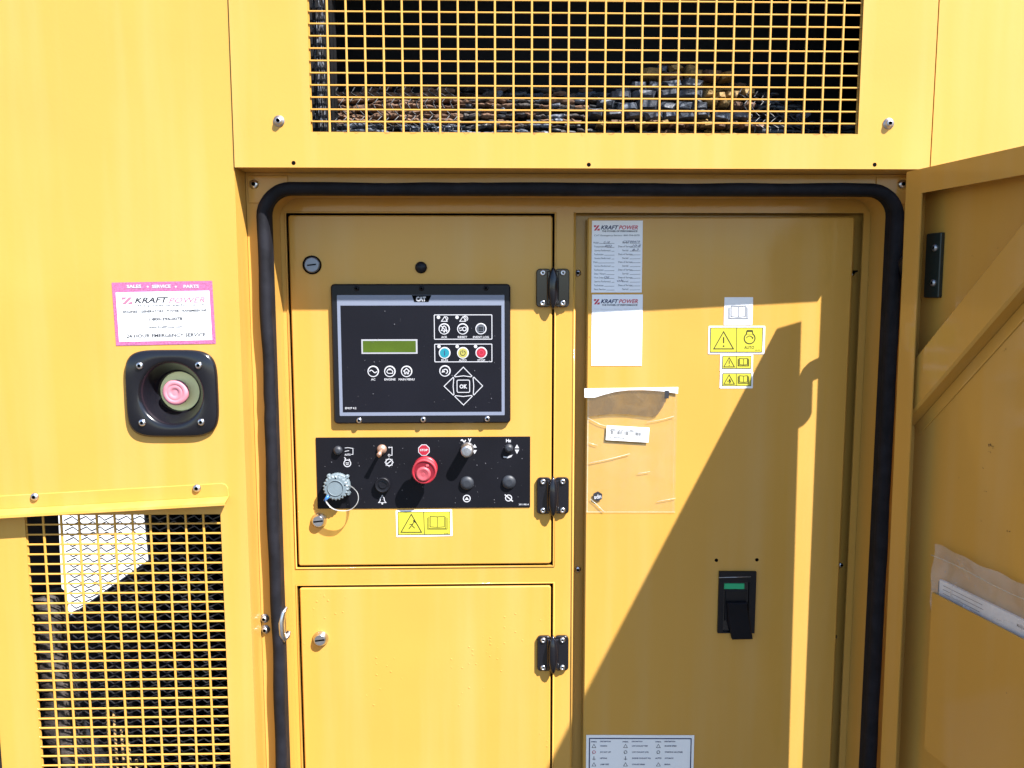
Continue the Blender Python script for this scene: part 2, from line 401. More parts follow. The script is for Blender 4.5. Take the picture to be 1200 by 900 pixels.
# ================================================================== THE SETTING
g = MB(Frame((0, 0, 0)))
g.add([V(q) for q in ((-150, -150, 0), (150, -150, 0), (150, 150, 0), (-150, 150, 0))], [[0, 1, 2, 3]], ASPH)
tag(g.build('ground'), 'dark asphalt yard the enclosure stands on', 'ground', kind='structure')

g = MB(Frame((0, 0, 0)))
g.add([V(q) for q in ((-9, 1.6, .004), (-1.6, 1.6, .004), (-1.6, 9, .004), (-9, 9, .004))], [[0, 1, 2, 3]], CONC)  # pale slab added so the end opening shows bright
tag(g.build('added_slab'), 'added pale slab that gives the bright patch seen through the lower vent', 'slab', kind='structure')
# ================================================================== ENCLOSURE
ENC = thing('generator_enclosure', 'yellow steel generator enclosure with open door, vents and black door seal', 'generator', (0, .6, 0))
avg = lambda *q: sum(q) / len(q)
XL = SK.px(1.5, 885)[0]                                     # far left end of the enclosure
X1 = avg(SK.px(277, 200)[0], SK.px(291, 700)[0])            # left side of the door recess
X2 = avg(SK.px(1089.5, 193)[0], SK.px(1092, 150)[0])        # right side of the door recess
XR = X2 + .75
ZB, ZT = -CAM_Z + .12, .62                                  # bottom and top, measured from camera height
ZC = SK.px(680, 197.5)[1]                                   # lower edge of the canopy panel
YF, YC, YB = .05, .114, 1.15

# lower vent opening and emergency stop opening in the side panel
lv = dict(l=avg(SK.px(30, 605)[0], SK.px(47, 896)[0]), r=avg(SK.px(259.5, 605)[0], SK.px(269.7, 897)[0]), t=SK.px(150, 603)[1])
lv['b'] = lv['t'] - .62
es_a, es_b = SK.px(199, 462)
b = MB(SK)
b.plate([(XL, ZB), (X1, ZB), (X1, ZT), (XL, ZT)],
        [[(lv['l'], lv['b']), (lv['r'], lv['b']), (lv['r'], lv['t']), (lv['l'], lv['t'])], circle(es_a, es_b, .050, 40)], -.002, 0, PAINT)
b.box(X1 - .002, X1, ZB, ZC + .02, -YF, -.0022, PAINT)
SIDE = b.build('side_panel', ENC)
# canopy panel above the door recess
XC0, XC1 = X1 - .0005, X2 - .0015
uv = dict(l=avg(SK.px(361, 2)[0], SK.px(364, 155)[0]), r=avg(SK.px(1010, 2)[0], SK.px(1006, 157)[0]), b=SK.px(680, 156.3)[1])
uv['t'] = uv['b'] + .36
b = MB(SK)
b.plate([(XC0 + .002, ZC), (XC1, ZC), (XC1, ZT), (XC0 + .002, ZT)],
        [[(uv['l'], uv['b']), (uv['r'], uv['b']), (uv['r'], uv['t']), (uv['l'], uv['t'])]], .0005, .0025, PAINT)
b.box(XC0 + .002, XC1, ZC, ZC + .002, -YF, .0003, PAINT)
b.box(XC0 + .002, XC0 + .004, ZC + .0022, ZT, -.02, .0003, PAINT)
b.box(XC1 - .012, X2 + .012, ZC + .0022, ZT - .01, -.0085, -.0025, PAINT)  # unseen backing strip added to stop sun leaking through the seam
CAN = b.build('canopy_panel', ENC)
# rust bled out of the lower edge of the upper vent
b = MB(SK)
for i in range(26):
    x = uv['l'] + (uv['r'] - uv['l']) * (i + random.random()) / 26
    wdt = random.uniform(.003, .012); dn = random.uniform(.0008, .0028) * (1.6 if random.random() < .25 else 1)
    b.fill([(x, uv['b']), (x + wdt * .3, uv['b'] - dn), (x + wdt * .6, uv['b'] - dn * .7), (x + wdt, uv['b'])][::1], .0028, PAINT_RUST)
tag(b.build('rust_stain', CAN), kind='stuff')
for x, y in ((327, 142), (1041, 145)): screw(SK, x, y, .0078, CAN, 'washer', .0025, m=DULLZ)
for x, y in ((344, 191), (690, 193), (1025, 193)): screw(SK, x, y, .0030, CAN, 'hole', .0025, 'rivet_hole')
# right panel
b = MB(SK)
b.box(X2 + .0015, XR, ZB, ZT, -.002, 0, PAINT)
b.box(X2 + .0015, X2 + .0035, ZB, ZT, -YF, -.0022, PAINT)
b.build('end_panel', ENC)
# shell: roof, end walls, rear wall with an opening, floor
b = MB(SK)
b.box(XL, XR, ZT + .0005, ZT + .003, -YB, .01, PAINT)
b.box(XR - .002, XR, ZB, ZT, -YB, -.0022, PAINT)
b.build('roof_shell', ENC)
# left end wall with the opening that shows the yard beyond
EW = Frame((XL + .002, 0, Z0), (0, 1, 0))
ro = [EW.px(67, 575), EW.px(168, 575), EW.px(176, 656), EW.px(74, 729)]
b = MB(EW); b.plate([(.0022, ZB), (YB, ZB), (YB, ZT), (.0022, ZT)], [ro], -.004, 0, ENDW); b.build('end_wall', ENC)
REAR = Frame((0, YB, Z0)); b = MB(REAR); b.box(XL, XR, ZB, ZT, -.004, 0, BLACKIN)
b.build('rear_wall', ENC)
b = MB(SK)
b.box(XL + .003, XR - .003, ZB, ZB + .004, -YB + .003, -.0025, BLACKIN)
b.build('floor_pan', ENC); b = MB(SK)
b.box(XL + .003, XR - .003, ZT - .006, ZT - .002, -YB + .003, -.03, BLACKIN)
b.build('foam_lining', ENC)
b = MB(SK); b.box(XL - .03, XR + .03, -CAM_Z, ZB, -YB - .02, .02, BLACKIN); b.build('base_rail', ENC)
b = MB(SK); b.box(XL - .012, XL - .0005, ZB, ZT, -.03, .003, RUBBER); b.build('dark_edge_strip', ENC)  # added black strip, stands in for the dark background past the corner

# door frame (outer rebate), seal, reveal, inner bulkhead
ga0 = avg(GK.px(312, 330)[0], GK.px(324, 692)[0], GK.px(329, 898)[0])
ga1 = avg(GK.px(1044, 300)[0], GK.px(1042, 400)[0], GK.px(1026, 898)[0])
gb1 = GK.px(650, 221.5)[1]; gb0 = -CAM_Z + .28; GR = .0090
op = dict(l=ga0 + .0055, r=ga1 - .0055, t=gb1 - .0055, b=gb0 + .0055)
oploop = rrect((op['l'] + op['r']) / 2, (op['b'] + op['t']) / 2, op['r'] - op['l'], op['t'] - op['b'], .032, 8)
b = MB(FR)
b.plate([(X1 + .0005, ZB), (X2 + .001, ZB), (X2 + .001, ZC - .0002), (X1 + .0005, ZC - .0002)], [oploop], -.002, 0, PAINT)
n = len(oploop)
b.add(b.loc([(a, c, -.002) for a, c in oploop] + [(a, c, -(YC - YF) + .001) for a, c in oploop]),
      [[i, (i + 1) % n, n + (i + 1) % n, n + i] for i in range(n)], PAINT, True)
FRAME = b.build('door_frame', ENC)
# corner gussets with screws
for (x0, x1, xs) in ((X1 + .004, ga0 + .035, 298), (ga1 - .03, X2 - .004, 1057)):
    zt = ZC - .004; zb_ = FR.px(300, 238)[1]
    b = MB(FR); b.prism([(x0, zb_), (x1 if xs < 600 else x1, zb_), (x1, zt), (x0, zt)] if False else
            [(x0, zb_), (min(x1, ga0 + .002), zb_), (min(x1, ga0 + .002) + .02, gb1 + .004), (x1, gb1 + .008), (x1, zt), (x0, zt)] if xs < 600 else
            [(x0, gb1 + .008), (ga1 - .022, gb1 + .004), (ga1 - .002, zb_), (x1, zb_), (x1, zt), (x0, zt)], .0003, .002, PAINT, .0005)
    gs = b.build('corner_gusset', FRAME); screw(FR, xs, 216, .0068, FRAME, 'dome', .002)
# rubber door seal
b = MB(GK); loop = rrect((ga0 + ga1) / 2, (gb0 + gb1) / 2, ga1 - ga0, gb1 - gb0, .040, 10)
dense = []
for i in range(len(loop)):
    p, q = V(loop[i]), V(loop[(i + 1) % len(loop)]); kk = max(1, int((q - p).length / .02))
    dense += [tuple(p.lerp(q, j / kk)) for j in range(kk)]
rad = [GR * (1.1 if a > ga1 - .03 and c < gb1 - .03 else 1) * (1 + .035 * math.sin(i * .9) * math.sin(i * .23) + random.uniform(-.012, .012)) for i, (a, c) in enumerate(dense)]
wob = [.0009 * math.sin(i * .31) + .0007 * math.sin(i * .83 + 1) + (.0014 if i % 37 == 0 else 0) for i in range(len(dense))]
b.tube([(a + wo * (.15 if a > 0 else 1), c + wo * .5, 0) for (a, c), wo in zip(dense, wob)], GR, RUBBER, 14, True, radii=rad)
# grip channel of the seal, behind the bulb
b.stroke(loop, .014, -.0085, RUBBER, True)
lip = rrect((op['l'] + op['r']) / 2, (op['b'] + op['t']) / 2, op['r'] - op['l'] - .001, op['t'] - op['b'] - .001, .0315, 8); n = len(lip); inn2 = inset(lip, .0022)
vs = [(a, c, d) for lp_, d in ((lip, -.0005), (inn2, -.0010), (inn2, -.0200), (lip, -.0205)) for a, c in lp_]
b.add(b.loc(vs), [[k * n + i, k * n + (i + 1) % n, (k + 1) * n + (i + 1) % n, (k + 1) * n + i] for k in range(3) for i in range(n)], RUBBER, False)
b.build('door_seal', ENC)

# doors of the control cabinet and bulkhead openings
dA = dict(l=avg(CT.px(341, 252)[0], CT.px(349, 660)[0]), r=avg(CT.px(646.5, 255)[0], CT.px(646.5, 655)[0]), t=CT.px(500, 252.5)[1], b=CT.px(500, 661.5)[1])
dB = dict(l=avg(CT.px(350.5, 700)[0], CT.px(356, 890)[0]), r=dA['r'], t=CT.px(500, 687.5)[1], b=-CAM_Z + .34)
dB['l'] = dA['l'] = avg(dA['l'], dB['l'])
G = .0035
post_r = avg(CT.px(672, 300)[0], CT.px(671, 800)[0])
hole = lambda d: [(d['l'] - G, d['b'] - G), (d['r'] + G, d['b'] - G), (d['r'] + G, d['t'] + G), (d['l'] - G, d['t'] + G)]
br_r = CT.px(1001, 500)[0]; br_t = CT.px(840, 249.5)[1]
br_r = avg(CT.px(1004, 300)[0], CT.px(990, 600)[0])
b = MB(CT)
b.plate([(op['l'] - .004, op['b'] - .004), (op['r'] + .004, op['b'] - .004), (op['r'] + .004, op['t'] + .004), (op['l'] - .004, op['t'] + .004)],
        [hole(dA), hole(dB), [(post_r, op['b'] + .02), (br_r + .009, op['b'] + .02), (br_r + .009, br_t), (post_r, br_t)]], -.003, 0, PAINT)
# folded beads round the openings
for d in (dA, dB):
    lp = [(d['l'] - G - .0012, d['b'] - G - .0012), (d['r'] + G + .0012, d['b'] - G - .0012), (d['r'] + G + .0012, d['t'] + G + .0012), (d['l'] - G - .0012, d['t'] + G + .0012)]
    b.tube([(a, c, 0.0) for a, c in lp] if False else [(lp[0][0], lp[0][1], 0), (lp[1][0], lp[1][1], 0), (lp[2][0], lp[2][1], 0), (lp[3][0], lp[3][1], 0)], .0017, PAINT, 8, True)
b.tube([(post_r, br_t, 0), (post_r, op['b'] + .02, 0)], .0018, PAINT, 8)
# floor of the groove round the breaker cover
b.box(post_r - .008, br_r + .034, op['b'], op['t'], -.030, -.024, PAINT)
b.box(op['l'] - .003, post_r - .0085, op['b'], op['t'], -.034, -.030, BLACKIN)
BULK = b.build('inner_bulkhead', ENC)
for x, y in ((677, 320), (677, 667)): screw(CT, x, y, .0056, BULK, 'dome', -.024)
for x, y in ((999, 320), (985, 662), (978, 746)): screw(CT, x, y, .0042, BULK, 'dome', -.024)
b = MB(CT); yy = CT.px(1000, 318, -.012)[1]
b.box(br_r - .003, br_r + .005, yy - .0015, yy + .0015, -.0239, -.004, SOCK); b.build('hinge_slot', BULK)
# strike hook and its two bolts on the left jamb
b = MB(FR)
hx, hy = FR.px(331, 735, .012); s_ = FR.sc(331, 735)
pts = [(hx + .006, hy + .030, .006), (hx + .001, hy + .022, .010), (hx - .0015, hy + .008, .012), (hx - .001, hy - .010, .012), (hx + .001, hy - .020, .010), (hx + .006, hy - .016, .006), (hx + .008, hy - .010, .003)]
b.tube(pts, .004, ZINC, 8, radii=[.003, .0052, .0064, .0064, .0058, .0044, .003], flat=(1.2, .9)); b.build('latch_strike', FRAME)
for x, y in ((310, 724.5), (311, 737.5)): screw(FR, x, y, .0072, FRAME, 'washer', 0, m=DULLZ)

def door_slab(name, d, mt):
    b = MB(CT); b.prism(rrect((d['l'] + d['r']) / 2, (d['b'] + d['t']) / 2, d['r'] - d['l'], d['t'] - d['b'], .004, 4), -.018, .0015, mt, .0018)
    return b.build(name, ENC)
DOORA = tag(door_slab('control_door', dA, PAINT), 'upper cabinet door carrying the controller and switches')
DOORB = tag(door_slab('cabinet_door', dB, PAINT_WET), 'plain lower cabinet door with water beads')
screw(CT, 366, 310.5, .0125, DOORA, 'lock', .0015, 'lock', m=DARKZ); screw(CT, 374, 609.5, .0125, DOORA, 'cone', .0015, 'lock')
screw(CT, 376, 748, .0128, DOORB, 'cone', .0015, 'lock'); screw(CT, 493.5, 313.5, .0092, DOORA, 'plug', .0015, 'plug')
# ring round the upper lock
b = MB(CT); a_, b_ = CT.px(366, 310.5); b.lathe(a_, b_, [(.0145, .0015), (.0145, .0035), (.0128, .0040), (.0126, .0016)], SOCK, 24); b.build('lock_ring', DOORA)
# hinges
HG = None
def hinge(x, y, parent):
    global HG
    ce = CT.w(*CT.px(x, y), .0015)
    if HG is None:
        F = Frame(ce); q = MB(F)
        for sgn in (-1, 1):
            q.prism(rrect(sgn * .0145, 0, .023, .060, .006, 4), .0003, .0055, BLKGL, .0012)
            q.box(sgn * .0055 - .004, sgn * .0055 + .004, -.026, .026, .0056, .009, BLKGL, .0015)
            for bb in (-.0235, .0235): q.lathe(sgn * .0158, bb, [(.0047, .0056), (.0047, .0070), (.0034, .0082), (.0017, .0084), (.0016, .0062)], ZINC, 14)
        N = 14; prof = []
        for i in range(N + 1):
            t = -1 + 2 * i / N; prof.append((.0002 + .0085 * (1 - abs(t) ** 2.2) ** .8, t * .034))
        q.tube([(0, z, .010) for r, z in prof], .008, BLKGL, 14, radii=[r for r, z in prof])
        HG = q.build('hinge', parent, origin=ce); return HG
    return put(bpy.data.objects.new('hinge', HG.data), parent, Matrix.Translation(ce))
hinge(647.5, 337.5, DOORA); hinge(647.5, 580, DOORA); hinge(647.5, 764, DOORB)

# breaker cover panel: stands slightly askew, right side nearer
pL = V((CT.px(686, 560, -.0026)[0], .1166, Z0)); pR = V((CT.px(988.5, 560, .01)[0], .1040, Z0))
BK = Frame(pL, pR - pL); bw = (pR - pL).length
bt = BK.px(840, 254.5)[1]; bb_ = op['b'] + .03
b = MB(BK); b.prism(rrect(bw / 2, (bt + bb_) / 2, bw, bt - bb_, .004, 4), -.016, 0, PAINT, .002)
COVER = tag(b.build('breaker_cover', ENC), 'tall cover plate carrying papers and labels')
for x, y in ((839.5, 656.5), (887, 656)): screw(BK, x, y, .0030, COVER, 'hole', 0, 'rivet_hole')

# ---------------------------------------------------------------- vent grilles
def grille(name, parent, l, r, b0, t, nx, dz, zfirst, wv, wh):
    b = MB(SK); e = .0012     # rim just inside the cut-out
    b.plate([(l - .012, b0 - .012), (r + .012, b0 - .012), (r + .012, t + .012), (l - .012, t + .012)],
            [[(l + e, b0 + e), (r - e, b0 + e), (r - e, t - e), (l + e, t - e)]], -.0045, -.0025, PAINT)
    gr = b.build(name, parent); q = MB(SK); q.box(-wv / 2, wv / 2, b0, t, -.0026, -.0004, PAINT, .0005); mv = None
    for i in range(1, nx):
        x = l + (r - l) * i / nx
        if mv is None: q2 = MB(SK); q2.box(x - wv / 2, x + wv / 2, b0, t, -.0026, -.0004, PAINT, .0005); o = q2.build('grille_bar', gr); mv = o
        else: put(bpy.data.objects.new('grille_bar', mv.data), gr, Matrix.Translation(V((x, WMAT[mv.name].translation.y, WMAT[mv.name].translation.z))))
    z = zfirst; mh = None
    while (b0 + .004 < z < t - .004):
        if mh is None: q2 = MB(SK); q2.box(l, r, z - wh / 2, z + wh / 2, -.0023, -.0007, PAINT, .0005); o = q2.build('grille_bar', gr); mh = o
        else: put(bpy.data.objects.new('grille_bar', mh.data), gr, Matrix.Translation(V((WMAT[mh.name].translation.x, WMAT[mh.name].translation.y, z + Z0))))
        z += dz
    return gr
nxu = 30; 
GU = grille('upper_vent_grille', ENC, uv['l'], uv['r'], uv['b'], uv['t'], nxu, .0164, uv['b'] + .0150, .0029, .0022)
GL = grille('lower_vent_grille', ENC, lv['l'], lv['r'], lv['b'], lv['t'], 11, -.01495, lv['t'] - .0145, .0030, .0025)
# expanded metal behind the vents
def expanded(name, parent, l, r, b0, t, c, lw, sw, wd, m):
    b = MB(SK); rows = int((t - b0) / (sw / 2)); cols = int((r - l) / (lw / 2))
    for j in range(rows):
        z = b0 + j * sw / 2; pts = []
        for i in range(cols + 1):
            up = ((i + j) % 2) * 2 - 1
            pts.append((l + i * lw / 2 + up * lw * .10, z + up * sw * .21, c + up * .0012))
        vs = []; fs = []
        for i, (a, bb, cc) in enumerate(pts):
            vs += [(a, bb - wd / 2, cc), (a, bb + wd / 2, cc), (a, bb, cc - .0016)]
            if i: k = 3 * (i - 1); fs += [[k, k + 3, k + 4, k + 1], [k + 1, k + 4, k + 5, k + 2], [k + 2, k + 5, k + 3, k]]
        b.add(b.loc(vs), fs, m)
    return tag(b.build(name, parent), kind='stuff')
expanded('expanded_metal', GL, lv['l'] + .045, lv['r'] + .01, lv['b'], lv['t'] + .012, -.024, .0200, .0160, .0021, MESHB)
b = MB(SK); b.box(uv['l'] - .02, uv['l'] + .018, uv['b'] - .01, uv['t'], -.11, -.024, BLACKIN)
for i in range(300):
    z = uv['b'] + random.random() * (uv['t'] - uv['b'] - .03); x = uv['l'] + random.uniform(.002, .017)
    b.tube([(x, z, -.0238), (x + random.uniform(-.0015, .0015), z + random.uniform(.008, .022), -.0235)], random.uniform(.0003, .0008), random.choice((SLATE, MESHB, MESHB)), 4)
b.build('side_baffle', GU)

# lagging and hot parts behind the upper vent: rows of rough folded strip
b = MB(SK)
top = [(378, 104), (460, 103), (535, 100), (560, 98), (640, 103), (715, 107), (745, 94), (765, 84), (785, 76), (812, 79), (842, 86), (866, 99), (890, 106), (922, 112), (946, 127), (962, 138), (1010, 143)]
def topy(x):
    for (x0, y0), (x1, y1) in zip(top, top[1:]):
        if x0 <= x <= x1: return y0 + (y1 - y0) * (x - x0) / (x1 - x0)
    return 150
def chunk(x, y, wpx, hpx, c, m, tilt):
    a, bb = SK.px(x, y, c); k = SK.sc(x, y) * 1.08; w2, h2 = wpx * k / 2, hpx * k / 2; d = random.uniform(.006, .012)
    vs = []
    for cc, sh in ((c - .02, 1.05), (c, 1), (c + d, .62)):
        for sx, sy in ((-1, -1), (1, -1), (1, 1), (-1, 1)):
            vs.append((a + sx * w2 * sh * random.uniform(.8, 1.1) + sy * h2 * tilt, bb + sy * h2 * sh * random.uniform(.7, 1.1) + sx * w2 * tilt * -.3, cc + random.uniform(-.002, .002)))
    fs = [[8, 9, 10, 11]]
    for k2 in (0, 4):
        for i in range(4): j = (i + 1) % 4; fs.append([k2 + i, k2 + j, k2 + 4 + j, k2 + 4 + i])
    b.add(b.loc(vs), fs, m)
def zone(x, y):
    if x < 545: return BROWN if y < 146 else random.choice([SLATE, HOSE, SLATE])
    if x < 705: return random.choice([SLATE, HOSE, HOSE, BROWN, MESHB])
    if x < 822: return random.choice([SLATE, SLATE, MESHB]) if y < 134 else random.choice([SLATE, BROWN, HOSE, BROWN])
    if x < 882: return random.choice([TAN, TAN, BROWN, HOSE])
    return random.choice([MESHB, MESHB, SLATE])
row = 0; y = 162.
while y > 70:
    x = 372.; c = -.085 - (163 - y) * .0016
    while x < 1008:
        ln = random.uniform(9, 34) if x < 560 else random.uniform(6, 24); n_ = max(2, int(ln / 3.2)); m_ = zone(x + ln / 2, y)
        if y > topy(x + ln / 2) + random.uniform(0, 5):
            vs = []; fs = []; slope = random.uniform(-.12, .12); th0 = random.uniform(2.2, 4.6); off = random.uniform(-1.5, 1.5); bul = random.uniform(.002, .009)
            for i in range(n_ + 1):
                t = i / n_; yy = y + off + slope * (t - .5) * ln + random.uniform(-.8, .8); th1 = th0 * (.55 + .45 * math.sin(PI * (t * .8 + .1))) * random.uniform(.8, 1.15)
                for dy, dc in ((th1, -.012), (th1 * .8, bul * .5), (0, bul + random.uniform(-.0015, .002)), (-th1 * .8, bul * .35), (-th1, -.012)):
                    a_, b_ = SK.px(x + t * ln, yy + dy, c); vs.append((a_, b_, c + dc))
            for i in range(n_):
                for q in range(4): k = 5 * i + q; fs.append([k, k + 5, k + 6, k + 1])
            b.add(b.loc(vs), fs, m_, random.random() < .5)
        x += ln * random.uniform(.8, 1.0)
    y -= random.uniform(5.2, 7.0); row += 1
for y_, x0, x1, wp, hp_, ms in ((134, 690, 862, 19, 9, (SLATE, SLATE, GREYCAP2)), (146, 700, 884, 15, 7, (BROWN, BROWN, TAN)), (123, 700, 822, 22, 11, (SLATE, GREYCAP2)), (110, 718, 818, 24, 11, (SLATE, GREYCAP2)), (99, 740, 818, 22, 11, (SLATE, GREYCAP2)), (88, 752, 850, 20, 11, (SLATE, TAN, BROWN)), (80, 770, 806, 16, 9, (TAN, SLATE)), (110, 826, 872, 15, 9, (TAN, BROWN)), (121, 828, 880, 14, 8, (TAN, BROWN))):
    x = x0
    while x < x1:
        wq = wp * random.uniform(.7, 1.2); chunk(x + wq / 2, y_ + random.uniform(-2.5, 2.5), wq, hp_ * random.uniform(.8, 1.2), -.078 - (150 - y_) * .0012, random.choice(ms), random.uniform(-.5, .5)); x += wq + random.uniform(0, 3)
# strands of black wire netting lying over it
for x0, x1, step in ((380, 545, 10), (884, 955, 9)):
    x = x0
    while x < x1:
        y1 = 156; y0 = max(topy(min(x, 1000)) - 1, 96)
        pts = []
        for i in range(9):
            t = i / 8; yy = y1 + (y0 - y1) * t; a_, b_ = SK.px(x - 16 * t + 5 * math.sin(i * 2.4), yy, -.07 - .03 * t); pts.append((a_, b_, -.07 - .03 * t))
        b.tube(pts, .0011, MESHB, 4); x += step
tag(b.build('exhaust_lagging', ENC), 'rows of rough brown and grey lagging strip behind the upper vent', kind='stuff')
b = MB(SK); b.box(uv['l'] - .1, uv['r'] + .1, uv['b'] - .012, uv['b'] - .006, -.30, -.02, BLACKIN); b.box(uv['l'] - .1, uv['r'] + .1, uv['b'] - .02, ZT - .02, -.33, -.31, BLACKIN)
b.build('vent_duct', ENC)
# partition between the vent compartment and the cabinet, cabinet back
b = MB(SK); b.box(X1 + .02, X1 + .024, ZB + .01, ZC - .005, -YB + .01, -YC - .005, BLACKIN)
b.box(X1 + .026, X2, ZB + .01, ZC - .005, -.30, -.29, BLACKIN); b.build('partition', ENC)
# ribbed hose behind the lower vent
b = MB(SK); hp = []
for i in range(60):
    t = i / 59; hp.append((lv['l'] - .026 + .045 * t + .004 * math.sin(i * .4), lv['t'] - .15 - .46 * t, -.08))
b.tube(hp, .03, HOSE, 12, radii=[.026 + (.004 if i % 2 else 0) for i in range(60)]); b.build('ribbed_hose', ENC)
b = MB(SK)
for i in range(9):
    x = lv['l'] + .075 + i * .0105
    b.tube([(x, lv['t'] - .30 - .028 * i, -.055), (x + .006, lv['b'] - .02, -.05)], .0022, TAN, 5)
b.build('wire_bundle', ENC)

# rain hood over the lower vent (fitted a little out of level)
h0 = SK.px(3, 589); h1 = SK.px(264, 574); hu = V((h1[0] - h0[0], 0, h1[1] - h0[1])).normalized()
HD = Frame(SK.w(h0[0], h0[1], 0), hu); hw = HD.px(268, 574)[0]; hl = -.03
b = MB(HD)
th_, bh_ = .0105, -.0095
b.prism([(hl, bh_), (hw, bh_), (hw, th_ - .008), (hw - .003, th_ - .002), (hw - .009, th_), (hl, th_)], .0003, .0022, PAINT, .0006)
def quadstrip(b, ring, m):
    vs = [(a, bb, c) for a in (hl, hw) for bb, c in ring]; n = len(ring)
    b.add(b.loc(vs), [[i, (i + 1) % n, n + (i + 1) % n, n + i] for i in range(n)] + [list(range(n)), list(range(n, 2 * n))[::-1]], m)
quadstrip(b, [(bh_ + .0002, .0022), (bh_ + .0002, .0003), (bh_ - .006, .0190), (bh_ - .0085, .0195), (bh_ - .0085, .0212), (bh_ - .0045, .0208)], PAINT)
HOOD = b.build('rain_hood', ENC)
for x, y in ((41, 582), (231, 572)): screw(SK, x, y, .0058, HOOD, 'dome', .0022, m=DULLZ)

# ---------------------------------------------------------------- open access door
DY = -.0205; ang = math.atan(.165)
d0 = Frame((0, DY, Z0)).px(1063.8, 201.5)
AD = Frame((d0[0], DY, Z0 + d0[1]), (math.sin(ang), -math.cos(ang), 0), (-.008, 0, 1))
DW, DH, DT, LP = .93, d0[1] - (-CAM_Z + .27), .029, .033
b = MB(AD)
b.box(0, DW, -DH, 0, -DT - .0018, -DT, PAINT)                                     # outer sheet
b.box(0, .0018, -DH, 0, -DT + .0002, -.0002, PAINT); b.box(DW - .0018, DW, -DH, 0, -DT + .0002, -.0002, PAINT)
b.box(.002, DW - .002, -.0018, 0, -DT + .0002, -.0002, PAINT); b.box(.002, DW - .002, -DH, -DH + .0018, -DT + .0002, -.0002, PAINT)
b.plate([(0, -DH), (DW, -DH), (DW, 0), (0, 0)], [[(LP, -DH + LP), (DW - LP, -DH + LP), (DW - LP, -LP), (LP, -LP)]], -.0001, .0017, PAINT)
ADOOR = tag(b.build('access_door', ENC), 'large hinged outer door standing open, seen from inside')
# diagonal stiffener
cf = -.006
A1, A2 = V(AD.px(1073, 417, cf)), V(AD.px(1200, 267, cf)); B1, B2 = V(AD.px(1080, 480, cf)), V(AD.px(1200, 333, cf))
dr = ((A2 - A1).normalized() + (B2 - B1).normalized()).normalized(); nr = V((dr.y, -dr.x)); wd_ = .5 * ((B1 - A1).dot(nr) + (B2 - A2).dot(nr))
t0 = (LP * .1 - A1.x) / dr.x; Pa = A1 + dr * t0; t1 = (DW - .25 - A1.x) / dr.x; Pb = A1 + dr * t1
t0b = (LP * .1 - (A1 + nr * wd_).x) / dr.x; Pc = A1 + nr * wd_ + dr * t0b; Pd = A1 + nr * wd_ + dr * t1
topb = -.004
def clip(p, d): return p if p.y < topb else p + d * ((topb - p.y) / d.y)
b = MB(AD)
lp = [tuple(Pa), tuple(Pc), tuple(clip(Pd, dr)), tuple(clip(Pb, dr))]
b.prism(lp, -DT + .0003, cf, PAINT, .003)
# turned foot along the lower edge
f0, f1 = Pc + nr * .0003, clip(Pd, dr) + nr * .0003
b.prism([tuple(f0), tuple(f0 + nr * .016), tuple(f1 + nr * .016), tuple(f1)], -DT + .0003, -DT + .002, PAINT, .0005)
b.build('brace', ADOOR)
# document pocket
pc = -.010
q1 = V(AD.px(1092, 694, pc)); q2 = V(AD.px(1200, 748, pc)); q3 = V(AD.px(1081, 876, pc))
pw = .34; ph = q1.y - q3.y
b = MB(AD)
b.prism([(q1.x, q1.y - ph), (q1.x + pw, q1.y - ph), (q1.x + pw, q1.y), (q1.x, q1.y)], pc - .0015, pc, PAINT, .0006)
b.box(q1.x + .0005, q1.x + pw - .0005, q1.y - .0115, q1.y - .0006, pc - .0034, pc - .0017, PAINT, .0005)
b.box(q1.x, q1.x + .0015, q1.y - ph, q1.y - .0005, -DT + .0003, pc - .0016, PAINT); b.box(q1.x + pw - .0015, q1.x + pw, q1.y - ph, q1.y - .0005, -DT + .0003, pc - .0016, PAINT)
b.box(q1.x + .002, q1.x + pw - .002, q1.y - ph, q1.y - ph + .0015, -DT + .0003, pc - .0016, PAINT)
b.build('document_pocket', ADOOR)
# hinge plate on the inside of the door, arm across the gap
hp0 = AD.px(1081, 275, -DT); hp1 = AD.px(1100, 349, -DT)
b = MB(AD)
b.prism(rrect(LP - .004, (hp0[1] + hp1[1]) / 2, .030, hp0[1] - hp1[1], .002, 3), -DT + .0003, -DT + .006, GRNBLK, .001)
zc_ = (hp0[1] + hp1[1]) / 2
b.box(-.001, LP + .002, zc_ - .018, zc_ + .018, -DT - .006, -DT - .002, GRNBLK, .0008)
b.tube([(-.001, zc_ + .030, -DT - .008), (-.001, zc_ - .030, -DT - .008)], .0085, BLKPL, 12)
arm = []
for i in range(9):
    q = i / 8; arm.append((-.002 - .040 * q, zc_ + .014 * math.sin(q * PI * 1.2) - .006, -DT - .008 + .016 * math.sin(q * PI)))
b.tube(arm, .007, BLKPL, 8, flat=(.7, 1.5))
b.build('door_hinge', ADOOR)
for yy in (.024, -.024): screw(AD, 0, 0, .005, ADOOR, 'dome', -DT + .006, m=DULLZ, ab=(LP + .001, zc_ + yy))
for (x, y) in ((1160, 522), (1165, 531), (1152, 548), (1185, 620)):
    pass

